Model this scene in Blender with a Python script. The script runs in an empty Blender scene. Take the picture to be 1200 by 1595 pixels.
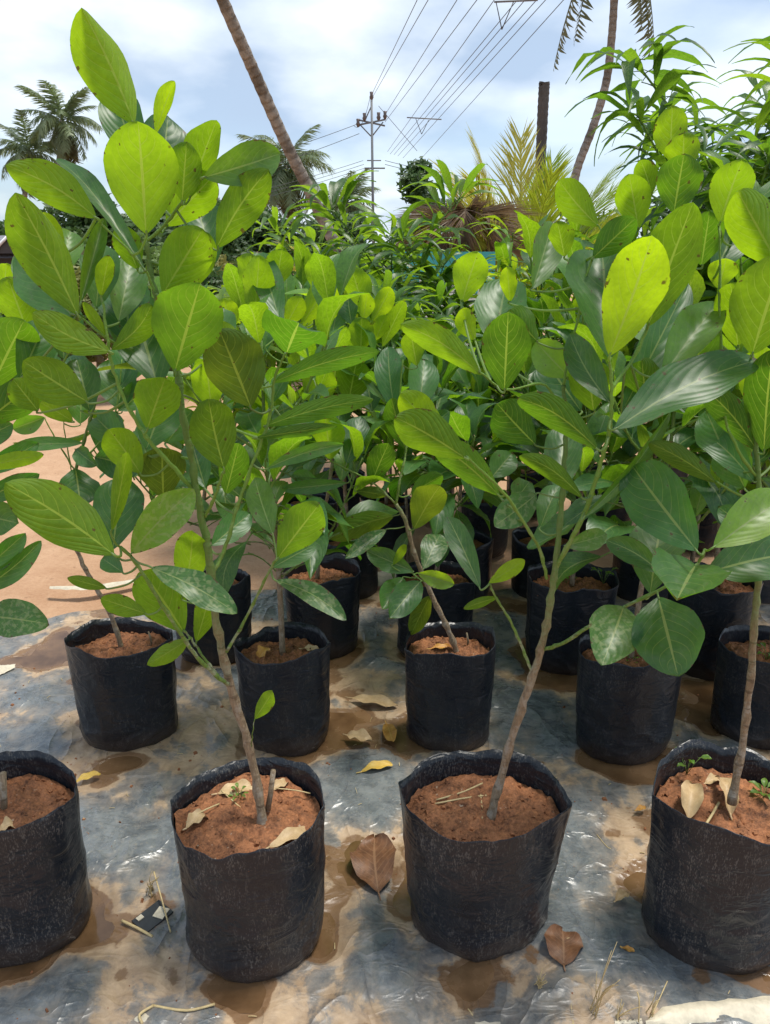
import bpy, bmesh, math, random
import numpy as np
from mathutils import Vector, Matrix, noise

random.seed(7)
R = math.radians
scene = bpy.context.scene
col = scene.collection

# ------------------------------------------------------------------ camera
CAM_H, PITCH, FPX = 1.2, R(19.0), 1152.0
cam_data = bpy.data.cameras.new('camera')
cam_data.sensor_fit = 'VERTICAL'; cam_data.sensor_height = 36.0; cam_data.lens = 26.0
cam_data.clip_start = 0.02; cam_data.clip_end = 3000
cam = bpy.data.objects.new('camera', cam_data); col.objects.link(cam)
cam.location = (0, 0, CAM_H); cam.rotation_euler = (R(90) - PITCH, 0, 0)
scene.camera = cam

# ------------------------------------------------------------------ sky, sun, exposure
SUN_EL, SUN_AZ = R(74), R(70)          # azimuth from +Y towards +X
world = bpy.data.worlds.new('World'); scene.world = world; world.use_nodes = True
wn, wl = world.node_tree.nodes, world.node_tree.links
wn.clear()
w_out = wn.new('ShaderNodeOutputWorld')
sky_t = wn.new('ShaderNodeTexSky'); sky_t.sky_type = 'NISHITA'; sky_t.sun_disc = False
sky_t.sun_elevation = SUN_EL; sky_t.sun_rotation = SUN_AZ; sky_t.air_density = 1.0; sky_t.dust_density = 1.2; sky_t.ozone_density = 1.0
bg_sky = wn.new('ShaderNodeBackground'); bg_sky.inputs['Strength'].default_value = 0.12
wl.new(sky_t.outputs[0], bg_sky.inputs['Color'])
geo_w = wn.new('ShaderNodeNewGeometry')
tc_w = wn.new('ShaderNodeTexCoord')
sep_w = wn.new('ShaderNodeSeparateXYZ'); wl.new(tc_w.outputs['Generated'], sep_w.inputs[0])
add_w = wn.new('ShaderNodeMath'); add_w.operation = 'ADD'; add_w.inputs[1].default_value = 0.28
absz = wn.new('ShaderNodeMath'); absz.operation = 'ABSOLUTE'; wl.new(sep_w.outputs['Z'], absz.inputs[0])
wl.new(absz.outputs[0], add_w.inputs[0])
div_w = wn.new('ShaderNodeVectorMath'); div_w.operation = 'SCALE'
inv_w = wn.new('ShaderNodeMath'); inv_w.operation = 'DIVIDE'; inv_w.inputs[0].default_value = 1.0
wl.new(add_w.outputs[0], inv_w.inputs[1])
wl.new(tc_w.outputs['Generated'], div_w.inputs[0]); wl.new(inv_w.outputs[0], div_w.inputs['Scale'])
cn = wn.new('ShaderNodeTexNoise'); cn.inputs['Scale'].default_value = 1.2; cn.inputs['Detail'].default_value = 5; cn.inputs['Roughness'].default_value = 0.42
cmap = wn.new('ShaderNodeMapping'); cmap.inputs['Location'].default_value = (1.7, 0.35, 2.2)
wl.new(div_w.outputs[0], cmap.inputs[0]); wl.new(cmap.outputs[0], cn.inputs['Vector'])
cr = wn.new('ShaderNodeValToRGB')
cr.color_ramp.elements[0].position = 0.36; cr.color_ramp.elements[0].color = (0.45, 0.45, 0.45, 1)
cr.color_ramp.elements[1].position = 0.62; cr.color_ramp.elements[1].color = (1, 1, 1, 1)
wl.new(cn.outputs['Fac'], cr.inputs[0])
cn2 = wn.new('ShaderNodeTexNoise'); cn2.inputs['Scale'].default_value = 2.1; cn2.inputs['Detail'].default_value = 6; cn2.inputs['Roughness'].default_value = 0.47
cmap2 = wn.new('ShaderNodeMapping'); cmap2.inputs['Location'].default_value = (4.7, 1.35, 0.2)
wl.new(div_w.outputs[0], cmap2.inputs[0]); wl.new(cmap2.outputs[0], cn2.inputs['Vector'])
cr2 = wn.new('ShaderNodeValToRGB')
cr2.color_ramp.elements[0].position = 0.40; cr2.color_ramp.elements[0].color = (0.40, 0.51, 0.67, 1)
cr2.color_ramp.elements[1].position = 0.62; cr2.color_ramp.elements[1].color = (0.80, 0.87, 0.95, 1)
wl.new(cn2.outputs['Fac'], cr2.inputs[0])
bg_cl = wn.new('ShaderNodeBackground'); bg_cl.inputs['Strength'].default_value = 0.84
wl.new(cr2.outputs[0], bg_cl.inputs['Color'])
mixw = wn.new('ShaderNodeMixShader')
wl.new(cr.outputs[0], mixw.inputs[0]); wl.new(bg_sky.outputs[0], mixw.inputs[1]); wl.new(bg_cl.outputs[0], mixw.inputs[2])
wl.new(mixw.outputs[0], w_out.inputs['Surface'])

sun_d = bpy.data.lights.new('sun', 'SUN'); sun_d.energy = 2.6; sun_d.angle = R(12); sun_d.color = (1.0, 0.95, 0.86)
sun = bpy.data.objects.new('sun', sun_d); col.objects.link(sun)
sd = Vector((math.sin(SUN_AZ) * math.cos(SUN_EL), math.cos(SUN_AZ) * math.cos(SUN_EL), math.sin(SUN_EL)))
sun.rotation_euler = sd.to_track_quat('Z', 'Y').to_euler()

scene.view_settings.view_transform = 'Standard'; scene.view_settings.look = 'None'
scene.view_settings.gamma = 1.0; scene.view_settings.exposure = 0.66
scene.render.engine = 'CYCLES'
cy = scene.cycles
cy.use_denoising = True
try: cy.denoiser = 'OPENIMAGEDENOISE'
except Exception: pass
cy.max_bounces = 6; cy.diffuse_bounces = 4; cy.glossy_bounces = 2; cy.transmission_bounces = 4; cy.transparent_max_bounces = 8
cy.caustics_reflective = False; cy.caustics_refractive = False

# ------------------------------------------------------------------ helpers
CO, SI = math.cos(PITCH), math.sin(PITCH)
def ray(px, py):
    x = (px - 600) / FPX; y = -(py - 797.5) / FPX
    return Vector((x, CO + y * SI, -SI + y * CO))
CAMP = Vector((0, 0, CAM_H))
def at(px, py, Y):                                   # photo pixel at world distance Y -> point
    d = ray(px, py); return CAMP + d * (Y / d.y)
def on(px, py, z=0.0):                               # photo pixel on a level z -> point
    d = ray(px, py); return CAMP + d * ((z - CAM_H) / d.z)
def pix(p):                                          # point -> photo pixel
    v = Vector(p) - CAMP
    dz = v.y * CO - v.z * SI; dy = v.y * SI + v.z * CO
    return (600 + FPX * v.x / dz, 797.5 - FPX * dy / dz)

def tag(o, label=None, cat=None, group=None, kind=None):
    if label: o['label'] = label
    if cat: o['category'] = cat
    if group: o['group'] = group
    if kind: o['kind'] = kind
    return o
def empty(name, loc=(0, 0, 0)):
    o = bpy.data.objects.new(name, None); o.empty_display_size = 0.05
    col.objects.link(o); o.location = loc; return o
def mesh_of(name, verts, faces, mat=None, smooth=True, uvs=None):
    me = bpy.data.meshes.new(name)
    me.from_pydata([tuple(v) for v in verts], [], faces)
    if uvs is not None:
        uvl = me.uv_layers.new(name='UVMap')
        li = np.empty(len(me.loops), dtype=np.int32); me.loops.foreach_get('vertex_index', li)
        uvl.data.foreach_set('uv', np.asarray(uvs, dtype=np.float32)[li].ravel())
    if smooth: me.polygons.foreach_set('use_smooth', [True] * len(me.polygons))
    if mat:
        me.materials.append(mat)
    me.update(); return me
def link(name, me, parent=None, loc=None):
    o = bpy.data.objects.new(name, me); col.objects.link(o)
    if parent is not None:
        o.parent = parent                     # parents sit unrotated at their own location
    if loc is not None: o.location = loc
    return o

class MB:                                    # mesh collector
    def __init__(s): s.v = []; s.f = []; s.uv = []
    def tube(s, pts, rad, n=8, cap=True):
        pts = [Vector(p) for p in pts]; k0 = len(s.v)
        if not isinstance(rad, (list, tuple)): rad = [rad] * len(pts)
        ref = None; L = 0.0
        for i, p in enumerate(pts):
            t = (pts[min(i + 1, len(pts) - 1)] - pts[max(i - 1, 0)])
            if t.length < 1e-9: t = Vector((0, 0, 1))
            t.normalize()
            if ref is None:
                ref = t.orthogonal().normalized()
            ref = (ref - t * ref.dot(t)).normalized(); b = t.cross(ref)
            if i: L += (p - pts[i - 1]).length
            for j in range(n):
                a = 2 * math.pi * j / n
                s.v.append(p + (ref * math.cos(a) + b * math.sin(a)) * rad[i]); s.uv.append((j / n, L))
        for i in range(len(pts) - 1):
            for j in range(n):
                a = k0 + i * n + j; b2 = k0 + i * n + (j + 1) % n
                s.f.append((a, b2, b2 + n, a + n))
        if cap:
            s.f.append(tuple(range(k0 + n - 1, k0 - 1, -1)))
            e = k0 + (len(pts) - 1) * n; s.f.append(tuple(range(e, e + n)))
        return s
    def box(s, c, size, rot=None, taper=1.0):
        c = Vector(c); k = len(s.v)
        for z in (-1, 1):
            for y in (-1, 1):
                for x in (-1, 1):
                    tt = taper if z > 0 else 1.0
                    p = Vector((x * size[0] / 2 * tt, y * size[1] / 2 * tt, z * size[2] / 2))
                    if rot: p = rot @ p
                    s.v.append(c + p); s.uv.append((0, 0))
        for f in ((0, 2, 3, 1), (4, 5, 7, 6), (0, 1, 5, 4), (2, 6, 7, 3), (0, 4, 6, 2), (1, 3, 7, 5)):
            s.f.append(tuple(k + i for i in f))
        return s
    def poly(s, pts, uvs=None):
        k = len(s.v)
        for i, p in enumerate(pts): s.v.append(Vector(p)); s.uv.append(uvs[i] if uvs else (0, 0))
        s.f.append(tuple(range(k, k + len(pts)))); return s
    def build(s, name, mat, parent=None, smooth=True, origin=(0, 0, 0)):
        o = Vector(origin)
        me = mesh_of(name, [v - o for v in s.v], s.f, mat, smooth, s.uv)
        return link(name, me, parent, None if parent is not None else o)

def spline(pts, n=6):                        # Catmull-Rom through Vectors or tuples
    pts = [Vector(p) for p in pts]
    if len(pts) < 3: return pts
    out = []
    for i in range(len(pts) - 1):
        p0 = pts[max(i - 1, 0)]; p1 = pts[i]; p2 = pts[i + 1]; p3 = pts[min(i + 2, len(pts) - 1)]
        for k in range(n):
            t = k / n
            out.append(0.5 * ((2 * p1) + (-p0 + p2) * t + (2 * p0 - 5 * p1 + 4 * p2 - p3) * t * t + (-p0 + 3 * p1 - 3 * p2 + p3) * t ** 3))
    out.append(pts[-1]); return out
def fbm(x, y, z=0.0, sc=1.0, o=4):
    return noise.fractal(Vector((x * sc, y * sc, z)), 1.0, 2.0, o)

# ------------------------------------------------------------------ materials
class NT:
    def __init__(s, name):
        s.m = bpy.data.materials.new(name); s.m.use_nodes = True
        s.t = s.m.node_tree; s.n = s.t.nodes; s.n.clear()
        s.out = s.n.new('ShaderNodeOutputMaterial')
    def new(s, kind, **kw):
        nd = s.n.new(kind)
        for k, v in kw.items():
            if hasattr(nd, k): setattr(nd, k, v)
        return nd
    def set(s, nd, **kw):
        for k, v in kw.items():
            k = k.replace('_', ' ')
            s.put(nd.inputs[k], v)
        return nd
    def put(s, sock, v):
        if hasattr(v, 'is_output'): s.t.links.new(v, sock)
        elif hasattr(v, 'outputs'): s.t.links.new(v.outputs[0], sock)
        elif isinstance(v, (tuple, list)) and sock.type == 'RGBA' and len(v) == 3: sock.default_value = (*v, 1)
        else: sock.default_value = v
    def math(s, op, a, b=0.0, clamp=False):
        nd = s.n.new('ShaderNodeMath'); nd.operation = op; nd.use_clamp = clamp
        s.put(nd.inputs[0], a); s.put(nd.inputs[1], b); return nd.outputs[0]
    def mix(s, f, a, b, mode='MIX'):
        nd = s.n.new('ShaderNodeMix'); nd.data_type = 'RGBA'; nd.blend_type = mode; nd.clamp_factor = True
        s.put(nd.inputs[0], f); s.put(nd.inputs[6], a); s.put(nd.inputs[7], b); return nd.outputs[2]
    def noise(s, vec, scale, detail=4, rough=0.5, dist=0.0):
        nd = s.n.new('ShaderNodeTexNoise'); s.put(nd.inputs['Scale'], scale); nd.inputs['Detail'].default_value = detail
        nd.inputs['Roughness'].default_value = rough; nd.inputs['Distortion'].default_value = dist
        if vec is not None: s.put(nd.inputs['Vector'], vec)
        return nd.outputs['Fac']
    def ramp(s, f, a, b, ca=(0, 0, 0), cb=(1, 1, 1)):
        nd = s.n.new('ShaderNodeValToRGB'); e = nd.color_ramp.elements
        e[0].position = a; e[1].position = b; e[0].color = (*ca, 1); e[1].color = (*cb, 1)
        s.put(nd.inputs[0], f); return nd.outputs[0]
    def smooth(s, f, a, b):
        nd = s.n.new('ShaderNodeMapRange'); nd.interpolation_type = 'SMOOTHSTEP'
        s.put(nd.inputs[0], f); nd.inputs[1].default_value = a; nd.inputs[2].default_value = b; return nd.outputs[0]
    def coords(s, which='Object', scale=None):
        tc = s.n.new('ShaderNodeTexCoord'); o = tc.outputs[which]
        if scale:
            mp = s.n.new('ShaderNodeMapping'); mp.inputs['Scale'].default_value = scale
            s.put(mp.inputs[0], o); o = mp.outputs[0]
        return o
    def bump(s, h, strength=0.3, dist=0.01):
        nd = s.n.new('ShaderNodeBump'); nd.inputs['Strength'].default_value = strength; nd.inputs['Distance'].default_value = dist
        s.put(nd.inputs['Height'], h); return nd.outputs[0]
    def pbr(s, color, rough=0.5, spec=0.5, bump=None, **kw):
        p = s.n.new('ShaderNodeBsdfPrincipled')
        s.put(p.inputs['Base Color'], color); s.put(p.inputs['Roughness'], rough); s.put(p.inputs['Specular IOR Level'], spec)
        if bump is not None: s.put(p.inputs['Normal'], bump)
        for k, v in kw.items(): s.put(p.inputs[k.replace('_', ' ')], v)
        return p.outputs[0]
    def done(s, sh):
        s.put(s.out.inputs['Surface'], sh); return s.m
def ocol(nt):
    oi = nt.n.new('ShaderNodeObjectInfo'); sp = nt.n.new('ShaderNodeSeparateColor')
    nt.put(sp.inputs[0], oi.outputs['Color']); return sp.outputs[0], sp.outputs[1], sp.outputs[2], oi.outputs['Random']

def leaf_material(name, nveins, slope, up_old, up_new, lo_old, lo_new, tr_old, tr_new, vein_u, vein_l, rough=0.27, near=True):
    nt = NT(name)
    age, spot, hue, rnd = ocol(nt)
    uv = nt.n.new('ShaderNodeUVMap'); uv.uv_map = 'UVMap'
    sp = nt.n.new('ShaderNodeSeparateXYZ'); nt.put(sp.inputs[0], uv.outputs[0])
    u, v = sp.outputs[0], sp.outputs[1]
    us = nt.math('SUBTRACT', nt.math('MULTIPLY', u, 2.0), 1.0)
    au = nt.math('ABSOLUTE', us)
    side = nt.math('MULTIPLY', nt.math('GREATER_THAN', us, 0.0), 0.37)
    curved = nt.math('ADD', nt.math('MULTIPLY', au, slope * 0.55), nt.math('MULTIPLY', nt.math('POWER', au, 2.6), slope * 0.75))
    wob = nt.math('MULTIPLY', nt.noise(uv.outputs[0], 5.0, 2), 0.03)
    ph = nt.math('ADD', nt.math('MULTIPLY', nt.math('ADD', nt.math('SUBTRACT', v, curved), wob), nveins), nt.math('ADD', side, nt.math('MULTIPLY', rnd, 0.6)))
    fr = nt.math('FRACT', nt.math('ADD', ph, 10.0))
    dv = nt.math('ABSOLUTE', nt.math('SUBTRACT', fr, 0.5))          # 0 on the vein
    lat = nt.math('SUBTRACT', 1.0, nt.smooth(dv, 0.015, 0.06))
    lat = nt.math('MULTIPLY', lat, nt.math('SUBTRACT', 1.0, nt.smooth(au, 0.55, 0.98)))
    midw = nt.math('SUBTRACT', 0.058, nt.math('MULTIPLY', v, 0.036))
    mid = nt.math('LESS_THAN', au, midw)
    vein = nt.math('MAXIMUM', nt.math('MULTIPLY', lat, 0.64), mid)
    bulge = nt.math('MULTIPLY', nt.smooth(dv, 0.0, 0.45), nt.math('SUBTRACT', 1.0, nt.math('MULTIPLY', au, 0.6)))
    oc = nt.coords('Object')
    mott = nt.noise(oc, 26.0, 3, 0.6)
    net = nt.noise(oc, 150.0, 2, 0.6) if near else mott
    rnd2 = nt.math('ADD', nt.math('MULTIPLY', rnd, 0.30), nt.math('ADD', nt.math('MULTIPLY', mott, 0.42), nt.math('MULTIPLY', net, 0.28)))
    vary = nt.ramp(rnd2, 0.28, 0.70, (0.56, 0.63, 0.70), (1.22, 1.22, 1.1))
    # upper side
    cu = nt.mix(age, up_old, up_new)
    cu = nt.mix(1.0, cu, vary, 'MULTIPLY')
    cu = nt.mix(nt.math('MULTIPLY', nt.math('MAXIMUM', nt.math('MULTIPLY', lat, 0.22), mid), 0.8), cu, vein_u)
    if near:
        n60 = nt.noise(oc, 70.0, 3, 0.65)
        spots = nt.math('MULTIPLY', nt.smooth(nt.noise(oc, 125.0, 1, 0.6), 0.5, 0.6), spot)
        cu = nt.mix(nt.math('MULTIPLY', spots, 0.6), cu, (0.30, 0.36, 0.17))
        cu = nt.mix(nt.math('MULTIPLY', nt.smooth(n60, 0.48, 0.75), 0.30), cu, (0.26, 0.29, 0.20))
        scar = nt.math('MAXIMUM', nt.smooth(nt.math('ADD', n60, nt.math('MULTIPLY', nt.math('POWER', au, 9.0), 0.16)), 0.70, 0.725), nt.smooth(nt.math('ADD', mott, nt.math('MULTIPLY', nt.math('POWER', v, 14.0), 0.26)), 0.74, 0.79))
        cu = nt.mix(nt.math('MULTIPLY', scar, 0.8), cu, (0.13, 0.075, 0.025))
    bh = bulge
    ru = nt.math('ADD', rough, nt.math('MULTIPLY', mott, 0.22))
    up = nt.pbr(cu, ru, 0.7, nt.bump(bh, 0.085, 0.005))
    # under side
    cl = nt.mix(age, lo_old, lo_new)
    cl = nt.mix(1.0, cl, vary, 'MULTIPLY')
    cl = nt.mix(nt.math('MULTIPLY', vein, 0.9), cl, vein_l)
    if near: cl = nt.mix(nt.math('MULTIPLY', scar, 0.8), cl, (0.13, 0.075, 0.025))
    lo = nt.pbr(cl, 0.5, 0.3, nt.bump(nt.math('SUBTRACT', vein, nt.math('MULTIPLY', bulge, 0.6)), 0.5, 0.003))
    g = nt.n.new('ShaderNodeNewGeometry')
    two = nt.n.new('ShaderNodeMixShader'); nt.put(two.inputs[0], g.outputs['Backfacing']); nt.put(two.inputs[1], up); nt.put(two.inputs[2], lo)
    # light through the blade, less through the veins
    ct = nt.mix(age, tr_old, tr_new)
    ct = nt.mix(1.0, ct, vary, 'MULTIPLY')
    ct = nt.mix(nt.math('MULTIPLY', vein, 0.75), ct, vein_l)
    ct = nt.mix(nt.math('MULTIPLY', hue, 0.7), ct, (0.17, 0.13, 0.012))
    if near: ct = nt.mix(nt.math('MULTIPLY', scar, 0.85), ct, (0.10, 0.055, 0.015))
    tr = nt.n.new('ShaderNodeBsdfTranslucent'); nt.put(tr.inputs[0], ct)
    mx = nt.n.new('ShaderNodeMixShader'); nt.put(mx.inputs[0], 0.56); nt.put(mx.inputs[1], two.outputs[0]); nt.put(mx.inputs[2], tr.outputs[0])
    return nt.done(mx.outputs[0])

M = {}
JARGS = (7.5, 0.42, (0.058, 0.165, 0.050), (0.13, 0.30, 0.035), (0.070, 0.160, 0.026), (0.16, 0.28, 0.026),
         (0.085, 0.270, 0.010), (0.55, 0.76, 0.008), (0.26, 0.36, 0.13), (0.38, 0.52, 0.07), 0.30)
M['jack'] = leaf_material('jackfruit_leaf', *JARGS)
M['jack_far'] = leaf_material('jackfruit_leaf_behind', *JARGS, near=False)
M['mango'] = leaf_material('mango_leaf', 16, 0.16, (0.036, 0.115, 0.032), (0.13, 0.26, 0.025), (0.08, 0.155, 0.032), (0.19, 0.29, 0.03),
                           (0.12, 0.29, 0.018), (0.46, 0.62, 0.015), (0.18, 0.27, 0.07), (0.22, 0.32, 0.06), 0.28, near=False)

def bark_material(name, low, high, top, zmid, zr):
    nt = NT(name); oc = nt.coords('Object')
    z = nt.n.new('ShaderNodeSeparateXYZ'); nt.put(z.inputs[0], oc)
    n1 = nt.noise(nt.coords('Object', (1, 1, 0.22)), 260, 4, 0.7); n2 = nt.noise(oc, 38, 4, 0.65); n3 = nt.noise(nt.coords('Object', (.5, .5, 2.5)), 60, 2)
    g = nt.smooth(nt.math('ADD', z.outputs[2], nt.math('MULTIPLY', nt.math('SUBTRACT', n2, 0.5), 0.35)), zmid - zr, zmid + zr)
    c = nt.mix(nt.ramp(n1, .3, .7), low, high); c = nt.mix(nt.math('MULTIPLY', nt.smooth(n2, 0.48, 0.62), 0.55), c, (0.34, 0.31, 0.26))
    c = nt.mix(nt.math('MULTIPLY', nt.smooth(n3, 0.60, 0.68), 0.6), c, (0.07, 0.045, 0.025))
    gt = nt.mix(n2, top, tuple(k * 1.4 for k in top)); gt = nt.mix(nt.math('MULTIPLY', nt.smooth(n1, 0.55, 0.7), 0.35), gt, (0.20, 0.17, 0.09))
    c = nt.mix(g, c, gt)
    return nt.done(nt.pbr(c, 0.6, 0.35, nt.bump(nt.math('ADD', n1, n3), 0.7, 0.003)))
M['bark'] = bark_material('sapling_bark', (0.12, 0.085, 0.05), (0.30, 0.225, 0.145), (0.085, 0.15, 0.03), 0.40, 0.16)
M['twig'] = bark_material('green_twig', (0.07, 0.13, 0.025), (0.15, 0.24, 0.04), (0.12, 0.22, 0.03), 0.5, 0.2)

def simple(name, color, rough=0.6, var=0.25, scale=20, spec=0.4, bump=0.2, bd=0.004, stretch=None):
    nt = NT(name); oc = nt.coords('Object', stretch)
    n1 = nt.noise(oc, scale, 5, 0.6); n2 = nt.noise(oc, scale * 5, 4, 0.6)
    f = nt.math('ADD', nt.math('MULTIPLY', n1, 0.65), nt.math('MULTIPLY', n2, 0.35))
    c = nt.mix(nt.ramp(f, 0.3, 0.7), tuple(k * (1 - var) for k in color), tuple(min(1, k * (1 + var)) for k in color))
    return nt.done(nt.pbr(c, rough, spec, nt.bump(f, bump, bd)))

def dry_leaf_material(name, c1, c2, vein):
    nt = NT(name)
    uv = nt.n.new('ShaderNodeUVMap'); sp = nt.n.new('ShaderNodeSeparateXYZ'); nt.put(sp.inputs[0], uv.outputs[0])
    au = nt.math('ABSOLUTE', nt.math('SUBTRACT', nt.math('MULTIPLY', sp.outputs[0], 2.0), 1.0))
    ph = nt.math('FRACT', nt.math('MULTIPLY', nt.math('SUBTRACT', sp.outputs[1], nt.math('MULTIPLY', au, 0.3)), 8.0))
    dv = nt.math('ABSOLUTE', nt.math('SUBTRACT', ph, 0.5))
    v = nt.math('MAXIMUM', nt.math('LESS_THAN', au, 0.05), nt.math('MULTIPLY', nt.math('LESS_THAN', dv, 0.06), 0.7))
    oc = nt.coords('Object'); n = nt.noise(oc, 45, 6, 0.65)
    c = nt.mix(nt.ramp(n, 0.35, 0.65), c1, c2); c = nt.mix(nt.math('MULTIPLY', v, 0.6), c, vein)
    return nt.done(nt.pbr(c, 0.5, 0.4, nt.bump(nt.math('ADD', n, v), 0.5, 0.003)))
M['dry_brown'] = dry_leaf_material('dry_brown_leaf', (0.10, 0.045, 0.022), (0.22, 0.10, 0.045), (0.30, 0.17, 0.09))
M['dry_tan'] = dry_leaf_material('dry_tan_leaf', (0.38, 0.25, 0.12), (0.55, 0.40, 0.22), (0.50, 0.36, 0.2))
M['dry_orange'] = dry_leaf_material('dry_orange_leaf', (0.42, 0.17, 0.03), (0.58, 0.30, 0.06), (0.6, 0.38, 0.12))
M['dry_yellow'] = dry_leaf_material('dry_yellow_leaf', (0.55, 0.34, 0.05), (0.68, 0.46, 0.09), (0.7, 0.5, 0.2))
M['straw'] = simple('straw', (0.52, 0.40, 0.20), 0.6, 0.25, 60)
M['white_scrap'] = simple('pale_plastic_scrap', (0.56, 0.50, 0.38), 0.6, 0.28, 30)

# ground: reddish sand
def ground_mat():
    nt = NT('reddish_sand'); oc = nt.coords('Object')
    a = nt.noise(oc, 0.6, 5, 0.6); b = nt.noise(oc, 7, 6, 0.65); c = nt.noise(oc, 70, 4, 0.7)
    f = nt.math('ADD', nt.math('MULTIPLY', a, 0.4), nt.math('ADD', nt.math('MULTIPLY', b, 0.35), nt.math('MULTIPLY', c, 0.25)))
    cc = nt.ramp(f, 0.34, 0.66, (0.32, 0.17, 0.09), (0.55, 0.355, 0.22))
    pebb = nt.smooth(nt.noise(oc, 33, 3, 0.6), 0.66, 0.72)
    cc = nt.mix(nt.math('MULTIPLY', pebb, 0.5), cc, (0.20, 0.11, 0.06))
    return nt.done(nt.pbr(cc, 0.85, 0.25, nt.bump(nt.math('ADD', nt.math('MULTIPLY', b, 0.7), nt.math('MULTIPLY', c, 0.4)), 0.6, 0.02)))
M['sand'] = ground_mat()

def sheet_mat():
    nt = NT('muddy_plastic_sheet'); oc = nt.coords('Object')
    at_ = nt.n.new('ShaderNodeAttribute'); at_.attribute_name = 'mud'
    aw = nt.n.new('ShaderNodeAttribute'); aw.attribute_name = 'wet'
    mud = at_.outputs['Fac']
    n1 = nt.noise(oc, 3.6, 9, 0.68, 0.5); n2 = nt.noise(oc, 22, 7, 0.72, 0.4); n3 = nt.noise(oc, 150, 3, 0.7)
    st = nt.noise(nt.coords('Object', (1, 0.35, 1)), 11.0, 4, 0.6, 0.8)
    m = nt.math('ADD', nt.math('ADD', nt.math('MULTIPLY', mud, 0.75), nt.math('MULTIPLY', n1, 0.95)), nt.math('ADD', nt.math('MULTIPLY', n2, 0.30), nt.math('MULTIPLY', st, 0.35)))
    film = nt.math('ADD', nt.math('MULTIPLY', nt.smooth(m, 0.84, 1.20), 0.6), nt.math('MULTIPLY', nt.smooth(m, 1.02, 1.08), 0.4))
    wetm = nt.smooth(nt.math('ADD', aw.outputs['Fac'], nt.math('MULTIPLY', nt.math('SUBTRACT', n2, 0.5), 1.1)), 0.42, 0.58)
    base = nt.mix(nt.ramp(n2, 0.3, 0.7), (0.070, 0.080, 0.088), (0.205, 0.220, 0.222))
    base = nt.mix(nt.math('MULTIPLY', nt.smooth(n3, 0.50, 0.70), 0.30), base, (0.30, 0.26, 0.20))
    tan = nt.mix(nt.ramp(n2, 0.3, 0.7), (0.34, 0.215, 0.115), (0.57, 0.40, 0.24))
    c = nt.mix(nt.math('MULTIPLY', film, 0.88), base, tan)
    wet = nt.mix(n2, (0.10, 0.052, 0.024), (0.24, 0.13, 0.06))
    c = nt.mix(nt.math('MULTIPLY', wetm, 0.85), c, wet)
    r = nt.math('ADD', 0.20, nt.math('ADD', nt.math('MULTIPLY', film, 0.28), nt.math('MULTIPLY', n2, 0.14)))
    r = nt.math('SUBTRACT', r, nt.math('MULTIPLY', wetm, 0.20))
    wr = nt.math('ABSOLUTE', nt.math('SUBTRACT', nt.noise(nt.coords('Object', (1.0, 0.6, 1)), 8, 2, 0.5, 0.7), 0.5))
    w2 = nt.math('ABSOLUTE', nt.math('SUBTRACT', nt.noise(nt.coords('Object', (0.6, 1.0, 1)), 24, 2, 0.5, 1.0), 0.5))
    h = nt.math('ADD', nt.math('ADD', nt.math('MULTIPLY', nt.math('POWER', wr, 0.7), -1.3), nt.math('MULTIPLY', w2, -0.45)), nt.math('MULTIPLY', n3, 0.03))
    return nt.done(nt.pbr(c, r, 0.5, nt.bump(h, 0.9, 0.016)))
M['sheet'] = sheet_mat()
def water_mat():
    nt = NT('muddy_water'); oc = nt.coords('Object')
    n = nt.noise(oc, 9, 5, 0.6); n2 = nt.noise(oc, 60, 4, 0.6)
    c = nt.mix(nt.ramp(n, 0.35, 0.65), (0.10, 0.054, 0.024), (0.22, 0.125, 0.06))
    r = nt.math('ADD', 0.05, nt.math('MULTIPLY', nt.smooth(n, 0.46, 0.62), 0.3))
    return nt.done(nt.pbr(c, r, 0.5, nt.bump(n2, 0.15, 0.002)))
M['water'] = water_mat()
def soil_mat(name, dark=1.0):
    nt = NT(name); oc = nt.coords('Object')
    a = nt.noise(oc, 26, 6, 0.72); b = nt.noise(oc, 210, 4, 0.75)
    f = nt.math('ADD', nt.math('MULTIPLY', a, 0.6), nt.math('MULTIPLY', b, 0.4))
    c = nt.ramp(f, 0.36, 0.66, (0.050 * dark, 0.019 * dark, 0.009 * dark), (0.45 * dark, 0.185 * dark, 0.078 * dark))
    wh = nt.smooth(nt.noise(oc, 110, 2), 0.70, 0.75)
    c = nt.mix(nt.math('MULTIPLY', wh, 0.6), c, (0.48, 0.38, 0.27))
    return nt.done(nt.pbr(c, 0.75, 0.35, nt.bump(f, 0.9, 0.006)))
M['soil'] = soil_mat('red_potting_soil')
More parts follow.
